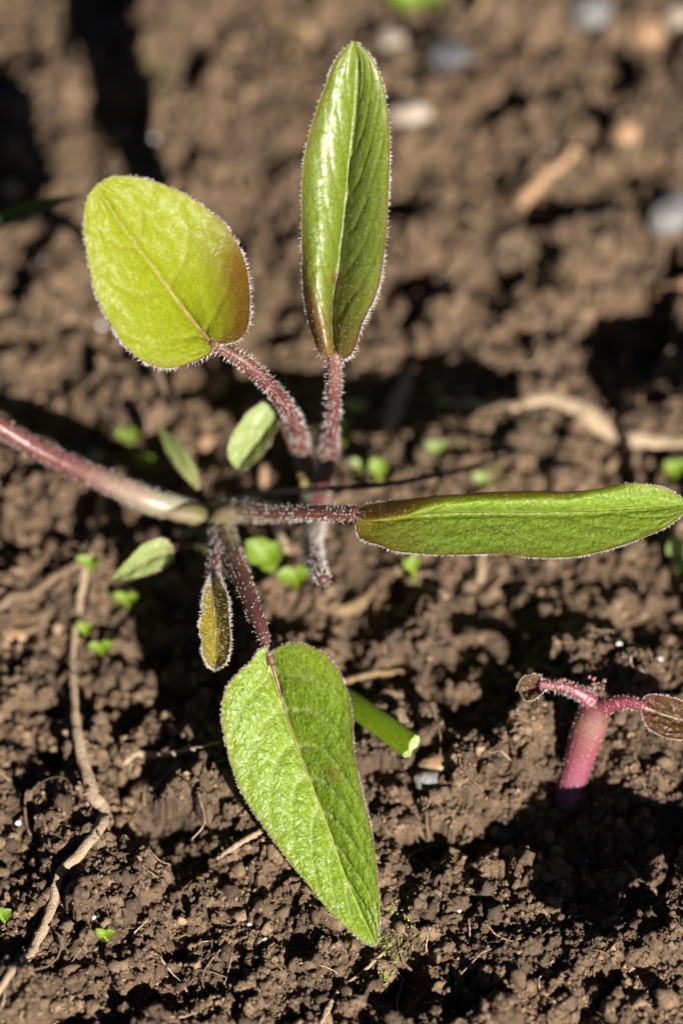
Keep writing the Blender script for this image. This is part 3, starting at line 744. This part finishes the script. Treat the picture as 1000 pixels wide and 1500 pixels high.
leaf(pl2, b2, M_LEAF_SEED,
     rib=[(290, 714, 2.5), (272, 688, 2.5), (252, 655, 2.7), (231, 622, 3.0)],
     left=[(287, 715, 2.5), (263, 690, 2.45), (243, 658, 2.65), (231, 622, 3.0)],
     right=[(294, 710, 2.5), (283, 678, 2.45), (260, 645, 2.65), (231, 622, 3.0)],
     veins=0, hair_n=40, fuzz=0, base_pig=0.3, edge_pig=0, hair_len=0.03, nt_=50, ns=9, seed=17, rib_r=.012, name='seed_leaf', label='narrow pale green seed leaf', margin_r=0.008)
stem(pl2, b2, [(305, 772, 3.1), (285, 790, 2.3), (252, 806, 1.63)], [.07, .07, .06], M_STEM_BROWN, 30, 0.03, seed=18)
stem(pl2, b2, [(303, 768, 3.1), (298, 740, 2.8), (290, 712, 2.52)], [.07, .06, .06], M_STEM_BROWN, 30, 0.03, seed=19)
ct = W(306, 766, 2.75)
v, f, al = tube(spline([b2 - [0, 0, .2], b2 * .6 + ct * .4, ct + [0, 0, .03]], 14), np.interp(np.linspace(0, 1, 14), [0, .5, .85, 1], [.26, .27, .2, .1]), 16, .12)
part('crown', v, f, M_STEM_BROWN, pl2, {'along': al * 0.3}, origin=b2)
for k, (dx, dy, dd) in enumerate(((-26, -14, -.25), (24, -18, -.2), (4, 26, -.3), (34, 8, -.1), (-30, 12, -.1))):
    sp = spline([b2 - [0, 0, .1], b2 * .5 + ct * .5 + RIGHT * dx / 130 - UP * dy / 130, W(306 + dx, 766 + dy, 2.65 + dd)], 16)
    v, f, al = tube(sp, np.interp(np.linspace(0, 1, 16), [0, .4, .85, 1], [.15, .14, .08, .015]), 12, .1, k, .2)
    part('sheath', v, f, M_STEM_BROWN if k % 2 else M_STEM_GLARE, pl2, {'along': al * .32}, origin=b2)

sp = spline([b2, W(303, 792, 2.75), W(296, 765, 2.2), W(280, 753, 2.02), W(258, 752, 1.92), W(232, 748, 1.88)], 30)
v, f, al = tube(sp, np.interp(np.linspace(0, 1, 30), [0, .45, .75, .92, 1], [.2, .21, .17, .10, .03]), 16, .10, 9, .15)
part('sheath', v, f, M_SHEATH, pl2, {'along': al}, origin=b2)
sp = spline([b2, W(310, 800, 2.6), W(318, 772, 2.1), W(330, 752, 1.9), W(362, 748, 1.62)], 30)
v, f, al = tube(sp, np.interp(np.linspace(0, 1, 30), [0, .45, .75, .92, 1], [.2, .19, .17, .10, .03]), 16, .10, 19, .15)
part('sheath', v, f, M_SHEATH, pl2, {'along': al}, origin=b2)

# ---------------- small red seedling
b3 = ground(832, 1160) - np.array([0, 0, 0.12])
pl3 = thing('red_seedling', 'small wine red seedling with a thick pink stem beside a dark hollow', 'seedling', b3)
stem(pl3, b3, [(826, 1182, 1.32), (838, 1142, 1.15), (852, 1098, .95), (865, 1058, .78), (873, 1034, .68)], [.2, .215, .23, .265, .24], M_STEM_PINK, 260, 0.03, seed=20, name='stem', groove=0.1, rough=.02)
stem(pl3, b3, [(872, 1036, .7), (852, 1018, .52), (824, 1006, .46), (790, 1002, .44)], [.16, .11, .085, .07], M_STEM_WINE, 260, 0.06, seed=21, groove=.2, hair_mat=M_HAIR)
leaf(pl3, b3, M_RED_LEAF,
     rib=[(800, 1003, .50), (785, 1008, .52), (762, 1012, .5)],
     left=[(800, 998, .45), (785, 988, .38), (764, 993, .36), (755, 1012, .5)],
     right=[(800, 1008, .45), (790, 1019, .38), (772, 1026, .38), (759, 1012, .5)],
     veins=2, base_pig=.6, edge_pig=1.2, hair_len=0.045, hair_n=90, fuzz=60, nt_=40, ns=11, quilt=.03, pk_s=.12, seed=22, rib_r=.012, label='tiny curled red leaf with a tan middle')
stem(pl3, b3, [(870, 1042, .7), (893, 1032, .5), (918, 1028, .42), (942, 1034, .37)], [.17, .125, .10, .08], M_STEM_WINE, 120, 0.045, seed=23, groove=.2)
leaf(pl3, b3, M_RED_LEAF,
     rib=[(938, 1034, .35), (965, 1045, .38), (1000, 1055, .42), (1040, 1064, .5)],
     left=[(938, 1030, .33), (950, 1018, .2), (985, 1022, .2), (1015, 1038, .3), (1040, 1064, .5)],
     right=[(938, 1038, .33), (950, 1066, .25), (982, 1082, .25), (1015, 1080, .35), (1040, 1064, .5)],
     veins=4, base_pig=.9, edge_pig=1.0, hair_len=0.05, hair_n=140, fuzz=150, nt_=60, ns=17, quilt=.03, pk_s=.14, seed=24, rib_r=.016, label='dark brownish red leaf')
g9 = np.random.default_rng(77)
V_, F_ = [], []; off = 0
for k in range(26):
    a = W(815 + 70 * g9.random(), 990 + 18 * g9.random() + 0.25 * 30 * g9.random(), .35 + .2 * g9.random())
    lv, lf_ = lump(1, .4, k % 5 + 1); lv = lv * g9.uniform(.018, .036) + a
    V_.append(lv); F_.append(lf_ + off); off += len(lv)
h = part('growing_tip', np.vstack(V_), [np.vstack(F_)], simple_material('pinkish_granules', (0.11, 0.04, 0.035), (0.24, 0.14, 0.11), 20, .6), pl3, origin=b3); h['kind'] = 'stuff'

# ---------------- neighbouring seedling just beyond the right border: its leaves shade the hollow and the far right soil
b6 = ground(1180, 1200) - np.array([0, 0, .1])
pl4 = thing('leafy_seedling', 'neighbouring hairy seedling beyond the right border, seen by its shade on the soil', 'seedling', b6)
def at_h(px, py, h):
    v = ray(px, py); p = CAM + v * (h - CAM[2]) / v[2]
    q = CAM + v * (DIST / (v @ FWD)); return (px, py, float((p - CAM) @ FWD - DIST))
la = [at_h(1305, 1455, 3.5), at_h(1270, 1500, 3.6), at_h(1220, 1550, 3.6), at_h(1150, 1640, 3.4)]
leaf(pl4, b6, M_LEAF_LOW, rib=la,
     left=[la[0], at_h(1220, 1432, 3.7), at_h(1130, 1455, 3.8), at_h(1075, 1530, 3.7), at_h(1090, 1610, 3.5), la[3]],
     right=[la[0], at_h(1355, 1490, 3.7), at_h(1350, 1560, 3.8), at_h(1290, 1630, 3.7), at_h(1210, 1660, 3.5), la[3]], nt_=60, ns=15, hair_n=200, fuzz=0, seed=31)
lb = [at_h(1150, 770, 3.2), at_h(1185, 745, 3.4), at_h(1225, 705, 3.4), at_h(1275, 655, 3.2)]
leaf(pl4, b6, M_LEAF_SIDE, rib=lb,
     left=[lb[0], at_h(1140, 730, 3.5), at_h(1180, 680, 3.6), at_h(1230, 655, 3.4), lb[3]],
     right=[lb[0], at_h(1200, 785, 3.5), at_h(1245, 760, 3.6), at_h(1270, 710, 3.4), lb[3]], nt_=60, ns=15, hair_n=200, fuzz=0, seed=32)
stem(pl4, b6, None, [.15, .13, .11, .09], M_STEM_RED, 200, .06, seed=33, world=spline([b6, b6 * .6 + W(*la[0]) * .4 + np.array([0, 0, .7]), W(*la[0])], 70))
stem(pl4, b6, None, [.15, .13, .11, .09], M_STEM_RED, 200, .06, seed=34, world=spline([b6, b6 * .6 + W(*lb[0]) * .4 + np.array([0, 0, .7]), W(*lb[0])], 70))

# ---------------- cut green stalk behind the hanging leaf
b4 = ground(480, 1008) - np.array([0, 0, 0.02])
pA = np.array(b4); pB = W(602, 1094, .5)
pB[2] = max(pB[2], height(pB[0], pB[1]) + 0.25)
st = thing('cut_stalk', 'bright green cut stalk poking out beside the hanging leaf, pale at its cut end', 'stalk', b4)
pts = spline([pA, pA * .5 + pB * .5 + np.array([0, 0, .04]), pB], 24)
SD = 14
tt_, na_, bb_ = frames(pts, unit(TOCAM + np.array([.35, 0, .2])))
th_ = np.linspace(0, 2 * math.pi, SD, endpoint=False)
prof = np.array([1.0, .92, 1.04, .95, .9, .97, 1.08, 1.0, .9, .94, 1.06, .92, 1.0, .95])
wdt_ = np.linspace(.19, .215, 24)[:, None] * prof[None] * (1 + .05 * perlin(np.arange(24)[:, None] * .35 + 0 * th_[None], th_[None] * 2 + 0 * np.arange(24)[:, None], 4))
v = pts[:, None] + wdt_[..., None] * (np.cos(th_)[None, :, None] * na_[:, None] * .48 + np.sin(th_)[None, :, None] * bb_[:, None])
gr_ = np.random.default_rng(12)
v[-1] += tt_[-1] * (gr_.uniform(-.03, .05, SD)[:, None] + (np.sin(th_) * .05)[:, None])
v = v.reshape(-1, 3)
part('stalk', v, grid_faces(24, SD, True), M_STALK, st, {'along': np.repeat(np.linspace(0, 1, 24), SD)}, origin=b4)
ring = v[-SD:]; c = ring.mean(0); t_ = tt_[-1]
fv = np.vstack([ring, c + (ring - c) * .8 - t_ * .025, c + (ring - c) * .4 - t_ * (.02 + gr_.uniform(0, .04, (SD, 1))), [c - t_ * .05]])
j = np.arange(SD); j2 = (j + 1) % SD
ff = [np.vstack([np.stack([j, j2, SD + j2, SD + j], 1), np.stack([SD + j, SD + j2, 2 * SD + j2, 2 * SD + j], 1)]), np.stack([2 * SD + j, 2 * SD + j2, np.full(SD, 3 * SD)], 1)]
part('cut_end', fv, ff, M_CUT, st, origin=b4, smooth=False)

# ---------------- dark grass blade at the left border
b5 = ground(-60, 352)
gb = thing('grass_blade', 'dark green grass blade tip shaded by the rounded lime leaf', 'grass blade', b5)
P5 = spline([b5, W(-20, 335, 3.4), W(45, 308, 3.0), W(122, 286, 3.1)], 30)
wd = np.interp(np.linspace(0, 1, 30), [0, .6, .85, 1], [.15, .15, .12, .01])
t5, n5, s5 = frames(P5)
B = np.stack([P5 + s5 * wd[:, None] * k + n5 * wd[:, None] * abs(k) * .35 for k in (-1, -.5, 0, .5, 1)], 1)
z_ = np.zeros(150)
part('blade', B.reshape(-1, 3), grid_faces(30, 5), M_BLADE, gb, {'vein': z_, 'pigment': z_}, origin=b5)
v, f, al = tube(P5[:26] - n5[:26] * .02, np.linspace(.05, .02, 26), 6)
part('midrib', v, f, M_BLADE, gb, {'along': al, 'vein': al * 0, 'pigment': al * 0}, origin=b5)

# ------------------------------------------------------------------ roots, straws, sticks lying on the soil
def strand(name, label, cat, pix, radii, mat, lift=0.03, rough=0.25, sides=8, n=60, group=None, lifts=None, knots=0.0, seed=0, squash=1.0, world=None):
    w_ = [ground(*p) for p in pix]
    w_ = np.array(w_)
    p = spline(w_, n)
    hz = height(p[:, 0], p[:, 1])
    r = np.interp(np.linspace(0, 1, n), np.linspace(0, 1, len(radii)), radii)
    # it lies across the lumps: keep near the line between the picked points, clear of the soil
    z = np.maximum(p[:, 2], hz)
    k = np.ones(9) / 9
    z = np.convolve(np.pad(z, 4, mode='edge'), k, 'valid')
    p[:, 2] = z + r * 0.5 + lift
    if lifts is not None:
        p[:, 2] += np.interp(np.linspace(0, 1, n), np.linspace(0, 1, len(lifts)), lifts)
    gk = np.random.default_rng(seed + 5)
    p[1:-1] += gk.normal(0, 1, (n - 2, 3)) * 0.006
    if knots:
        r = r * (1 + knots * perlin(np.linspace(0, 6, n) + seed, np.zeros(n) + .4, seed) * 1.6)
    if world is not None: p = spline(world, n)
    v, f, al = tube(p, r, sides, rough, seed + 1, ref=(0, 0, 1), squash=squash)
    base = p[0]
    o = make_mesh(name, v, f, mat, attrs={'along': al}, loc=base)
    return tag(o, label, cat, group)

strand('root', 'long tan root winding down the side from the crown to the bottom border', 'root',
       [(152, 728), (140, 790), (120, 880), (108, 960), (112, 1060), (122, 1120), (140, 1175), (153, 1192), (150, 1215), (120, 1255), (90, 1285), (76, 1340), (50, 1400), (0, 1460), (-40, 1520)],
       [.06, .06, .062, .06, .06, .07, .085, .075, .078, .072, .072, .078], M_ROOT_PALE, .08, n=130, knots=.3, seed=1, sides=10)
strand('dry_stalk_piece', 'tan dry stem beside the long root with a green sprout at its end', 'dry stem', [(-20, 905), (40, 880), (85, 850), (128, 826)], [.07, .075, .07, .06], M_ROOT, .1, seed=2, knots=.2)
strand('root', 'short forked tan root on the shadow edge below the bud leaf', 'root', [(183, 1130), (205, 1112), (245, 1110), (290, 1100), (330, 1090)], [.06, .055, .05, .04, .03], M_ROOT_PALE, .08, seed=3, knots=.3, n=40)
strand('root', 'tiny pale root beside the lower half of the hanging leaf', 'root', [(318, 1262), (340, 1245), (362, 1232), (386, 1220)], [.02, .04, .05, .04], M_ROOT_PALE, .06, seed=4, n=30)
strand('straw', 'yellow straw reaching out behind the hanging leaf', 'straw', [(490, 1004), (530, 996), (565, 990), (604, 984)], [.055, .06, .05, .04], M_STRAW, .05, seed=5, n=30)
strand('straw', 'bent pale straw piece under the sideways leaf', 'straw', [(580, 905), (605, 885), (628, 870), (652, 882)], [.04, .04, .045, .04], M_ROOT_PALE, .06, seed=6, n=30)
strand('dry_stalk_piece', 'flat broken tan straw strip on the soil above the sideways leaf', 'dry stem', [(640, 590), (700, 598), (750, 601), (800, 593), (855, 606), (885, 634), (935, 650), (1020, 652)], [.06, .09, .12, .17, .16, .13, .14, .10], M_STRAW_DIRTY, .04, seed=7, knots=.5, sides=10, squash=.45)
strand('thread', 'thin black thread stretched over the soil above the sideways leaf', 'thread', [(372, 722), (440, 716), (500, 714), (560, 710), (620, 700), (690, 684), (768, 660)], [.04, .042, .042, .04, .038, .028], M_THREAD, .05, seed=8, rough=.05, world=[W(352, 724, 3.3), W(430, 718, 2.5), W(500, 715, 2.0), W(560, 710, 1.8), W(620, 700, 2.0), W(690, 684, 2.7), W(768, 660, 3.9)])
strand('root', 'thin branching root at the bottom border under the leaf tip', 'root', [(468, 1508), (490, 1462), (515, 1440), (540, 1418), (562, 1398)], [.04, .035, .03, .03, .02], M_ROOT_PALE, .04, seed=9, n=36, knots=.4)
strand('root', 'short upright root stub near the bottom border', 'root', [(362, 1440), (374, 1452), (384, 1482)], [.03, .03, .02], M_ROOT, .05, seed=10, n=20)
strand('twig', 'small crooked twig over the dark hollow', 'twig', [(912, 1268), (928, 1285), (945, 1300), (958, 1316)], [.03, .05, .045, .03], M_STRAW, .10, seed=11, n=24, knots=.4)
strand('straw', 'pale straw end lying beyond the upright leaf near the top border', 'straw', [(398, 20), (420, 42), (440, 62), (462, 82)], [.12, .13, .12, .1], M_STRAW, .06, seed=12, n=24)
strand('stick', 'orange brown stick lying on the blurred far soil', 'stick', [(760, 305), (790, 272), (815, 250), (842, 222)], [.13, .12, .11, .08], M_STONE_TAN, .05, seed=13, n=24)
strand('stick', 'tan stick at the right border beside the black hollow', 'stick', [(955, 446), (985, 428), (1030, 412)], [.1, .1, .09], M_STONE_TAN, .07, seed=14, n=20)
strand('straw', 'blurred yellowish straw at the top border', 'straw', [(690, 35), (705, 15), (730, -20)], [.08, .08, .07], M_STRAW, .05, seed=15, n=20)
strand('dry_leaf_curl', 'curled tan plant scrap under the petiole of the sideways leaf', 'plant scrap', [(462, 888), (490, 898), (520, 894), (545, 870)], [.05, .1, .11, .05], M_STRAW, .05, seed=16, n=30)
strand('straw', 'short upright straw stub below the edge of the sideways leaf', 'straw', [(702, 855), (704, 835), (707, 806)], [.07, .07, .06], M_ROOT_PALE, .08, seed=17, n=16)
strand('straw', 'pale stalk scrap among the green sprouts by the crown', 'straw', [(395, 770), (408, 795), (420, 826)], [.06, .07, .05], M_ROOT_PALE, .3, seed=18, n=20)
strand('stick', 'pale brown bark sliver behind the petiole of the upright leaf', 'stick', [(565, 640), (580, 600), (598, 560)], [.1, .17, .1], M_ROOT_PALE, .05, seed=19, n=20)
strand('dry_stalk_piece', 'dim tan stem hanging under the rounded lime leaf', 'dry stem', [(222, 540), (235, 575), (250, 610)], [.09, .08, .05], M_ROOT, .4, seed=20, n=20)
strand('straw', 'orange straw bit between the small seed leaf and the thread', 'straw', [(385, 690), (386, 712), (384, 736)], [.06, .07, .06], M_STONE_TAN, .15, seed=21, n=16)
# a pale fibre resting on the hanging leaf
fp = spline(px3([(421, 1028, .03), (424, 1018, .0), (436, 1012, -.1), (448, 1014, -.19)]), 20)
v, f, al = tube(fp + TOCAM * .03, .016, 6)
tag(make_mesh('fibre', v, f, M_ROOT_PALE, loc=fp[0]), 'tiny curved pale fibre resting on the hanging leaf', 'fibre')

# ------------------------------------------------------------------ stones, and white grains that stand in for glints
def stone(label, px, py, rx, ry, mat, seed, name='pebble', group=None, cat='pebble', sink=.25, rough=.22):
    p = ground(px, py)
    kv, kf = lump(3, rough, seed, 1.1)
    s = np.array([rx / 90, ry / 80, min(rx, ry) / 95])
    o = make_mesh(name, kv * s, kf, mat)
    o.location = p + np.array([0, 0, s[2] * (1 - sink)]); o.rotation_euler = (0.1 * math.sin(seed), .12 * math.cos(seed), seed * .7 if abs(rx - ry) < 8 else 0)
    return tag(o, label, cat, group)
stone('large blurred bluish grey pebble at the right border', 978, 325, 34, 30, M_STONE, 1)
stone('small blue grey pebble half sunk below the cut stalk', 634, 1152, 17, 24, M_STONE, 2)
stone('flat greyish pebble just above the blue grey one', 652, 1122, 36, 14, M_STONE_TAN, 12, sink=.6)
stone('pale flat pebble touching the upright leaf', 598, 172, 34, 18, M_STONE_PALE, 3)
stone('pale round pebble right of the upright leaf tip', 572, 66, 24, 17, M_STONE_PALE, 4)
stone('grey blurred pebble at the top border', 862, 28, 34, 26, M_STONE, 5)
stone('white pebble in the far corner', 990, 32, 22, 18, M_STONE_PALE, 6)
stone('tan pebble next to the white corner pebble', 945, 55, 30, 24, M_STONE_TAN, 7)
stone('round tan pebble on the blurred far soil', 912, 200, 22, 17, M_STONE_TAN, 8)
stone('orange pebble at the left border above the dark grass blade', 14, 290, 22, 18, M_STONE_TAN, 9)
stone('tan oval pebble below the dark grass blade', 75, 350, 17, 24, M_STONE_TAN, 10)
stone('pale tan flat pebble at the left border beside the long root', 14, 938, 26, 14, M_STONE_TAN, 11)
stone('pinkish pebble between the rounded leaf and the thick petiole', 318, 570, 14, 17, M_STONE_TAN, 13)
stone('small brown pebble by the narrow seed leaf', 303, 652, 12, 12, M_STONE_TAN, 14)
stone('dark slate flake right of the upright leaf tip', 655, 90, 34, 22, simple_material('slate', (.04, .039, .042), (.07, .069, .072), 5, .6), 15)
GRP = 'white grains painted as glints on the soil'
for k, (px_, py_, r_, lb_) in enumerate([
    (148, 481, 6, 'bright round painted glint touching the lower edge of the lime leaf'), (62, 385, 6, 'bright painted glint below the dark grass blade'),
    (611, 545, 5, 'painted glint right of the upright leaf foot'), (110, 460, 5, 'dim painted glint left of the lime leaf'),
    (790, 672, 5, 'painted glint just past the right end of the black thread'), (905, 946, 5, 'painted glint above the red leaf at the right'),
    (388, 1378, 4, 'larger painted glint left of the hanging leaf tip'), (365, 1356, 4, 'smaller painted glint up and left of the hanging leaf tip'),
    (225, 205, 6, 'blurred painted glint above the lime leaf'), (800, 220, 6, 'blurred painted glint beside the orange brown stick'),
    (27, 1207, 4, 'painted glint at the left border beside the long root'), (138, 1345, 3, 'painted glint between the long root and the tiny two leaved sprout'),
    (722, 1484, 3, 'painted glint at the bottom border in the sharp soil'), (672, 1335, 3, 'painted glint on the sharp soil right of the hanging leaf tip'),
    (858, 1262, 3, 'painted glint in the dark hollow'), (610, 880, 3, 'painted glint beside the bent pale straw'),
    (965, 968, 5, 'painted glint at the right border above the red leaf'), (690, 1372, 3, 'painted glint lowest on the slope before the dark hollow')]):
    stone(lb_, px_, py_, r_ * .8, r_ * .8, M_GLINT, k + 20, 'painted_glint', GRP, 'grain', .1)

# ------------------------------------------------------------------ small green sprouts
def sprout(label, px, py, leaves, h=.25, mat=None, group=None):
    """leaves: list of (dx,dy,length,width) in photo pixels from the stem top"""
    p = ground(px, py) - np.array([0, 0, .05])
    e = thing('sprout', label, 'sprout', p, group)
    top = p + np.array([0, -.0, h])
    v, f, al = tube(spline([p, (p + top) / 2 + np.array([.02, 0, 0]), top], 8), [.035] * 8, 7)
    part('stem', v, f, M_STALK, e, {'along': al}, origin=p)
    for (dx, dy, L, wd_) in leaves:
        dirw = RIGHT * dx + UP * -dy
        dirw = unit(dirw + np.array([0, 0, .25]) * np.linalg.norm(dirw))
        n = 14; m = 7
        side = unit(np.cross(dirw, TOCAM + np.array([0, 0, .6])))
        nor = np.cross(side, dirw)
        t = np.linspace(0, 1, n); prof = np.sin(math.pi * t ** .8) ** .75 * wd_ / 200
        prof[0] = .02
        sv = np.linspace(-1, 1, m)
        P = top[None, None] + dirw * (t * L / 100)[:, None, None] + side * (prof[:, None] * sv[None])[..., None] + nor * ((np.abs(sv)[None] ** 2 * prof[:, None] * .35) + (.12 * np.sin(t * 2.5) * L / 100)[:, None])[..., None]
        z = np.zeros(n * m)
        part('leaf', P.reshape(-1, 3), grid_faces(n, m), mat or M_SPROUT, e, {'vein': z, 'pigment': z}, origin=p)
    return e
sprout('bright green sprout with broad leaves under the petiole by the crown', 392, 842, [(-20, -14, 44, 44), (18, -22, 34, 40), (4, 10, 24, 30)], .55)
sprout('bright green low sprout beside the hairy curled shoot', 432, 862, [(-20, 0, 30, 28), (18, -6, 28, 26)], .4)
sprout('vivid green sprout right of the wine red petiole', 553, 706, [(-3, -20, 34, 26), (14, -8, 18, 16)], .3)
sprout('green sprout at the right border above the sideways leaf', 984, 702, [(-12, -10, 22, 24), (12, -8, 26, 24)], .3)
sprout('pale round leaved sprout at the right border under the sideways leaf', 990, 835, [(-8, -22, 34, 36), (6, 8, 30, 36)], .5, M_LEAF_SEED)
sprout('small blurred sprout beside the narrow seed leaf', 190, 650, [(-18, 0, 22, 20), (22, -4, 26, 22)], .3)
sprout('tiny green sprout at the end of the tan dry stem', 132, 838, [(-18, -4, 22, 18), (16, 0, 22, 18)], .35)
sprout('tiny green sprout by the long root, upper of two', 125, 935, [(-8, -12, 18, 16), (10, -8, 16, 14)], .3)
sprout('tiny green sprout by the long root, lower of two', 148, 960, [(-16, 0, 20, 16), (20, -2, 24, 18)], .3)
sprout('tiny two leaved green sprout near the bottom left of the soil', 155, 1378, [(-12, -8, 18, 14), (13, -5, 18, 14)], .22)
sprout('small sprout with a pale hooked stem under the sideways leaf', 603, 848, [(4, -16, 26, 20), (-12, -10, 22, 16)], .35)
sprout('green sprout just right of the wine red petiole', 502, 650, [(-2, -14, 28, 18)], .4)
sprout('dim green sprout in the shade beside the thick petiole', 215, 690, [(-10, -8, 20, 18), (12, -3, 20, 16)], .3)
sprout('yellowish sprout behind the upright leaf at the top border', 610, 12, [(-40, -8, 60, 44), (30, -6, 60, 40)], .2)
sprout('sprout at the left border near the bottom', 5, 1352, [(-8, -10, 22, 18), (12, -8, 20, 18)], .25)
sprout('yellow green sprout below the wine red petiole', 527, 690, [(-8, -4, 20, 16), (10, -6, 20, 16)], .2, M_LEAF_SEED)
sprout('yellow green sprout touching the sliver of bark', 520, 610, [(-10, -6, 24, 20), (12, -4, 22, 18)], .25, M_LEAF_SEED)
sprout('yellowish sprout under the black thread', 636, 668, [(-9, -6, 22, 18), (11, -6, 24, 18)], .25, M_LEAF_SEED)
sprout('pale sprout just above the sideways leaf', 705, 712, [(-9, -6, 22, 18), (11, -4, 20, 18)], .2, M_LEAF_SEED)
sprout('dim green sprout below the low grey green seed leaf', 185, 890, [(-12, -4, 22, 16), (14, -3, 22, 16)], .3)
# moss by the leaf tip
gm = np.random.default_rng(5)
V_, F_ = [], []; off = 0
for (cx, cy, n_, sp_) in ((575, 1385, 70, 16), (553, 1442, 60, 12), (590, 1340, 50, 14), (720, 705, 30, 14), (640, 655, 30, 14), (215, 105, 30, 22)):
    for k in range(n_):
        p = ground(cx + gm.normal(0, sp_), cy + gm.normal(0, sp_ * .8))
        d_ = unit(np.array([gm.normal(0, .7), gm.normal(0, .7), .8])); L = gm.uniform(.04, .12)
        v, f, _ = tube(np.stack([p, p + d_ * L * .5, p + d_ * L + np.array([0, 0, -.01])]), [.014, .02, .004], 5)
        V_.append(v); F_ += [q + off for q in f]; off += len(v)
tag(make_mesh('moss', np.vstack(V_), F_, M_MOSS), 'yellowish green moss tufts on the soil', kind='stuff')
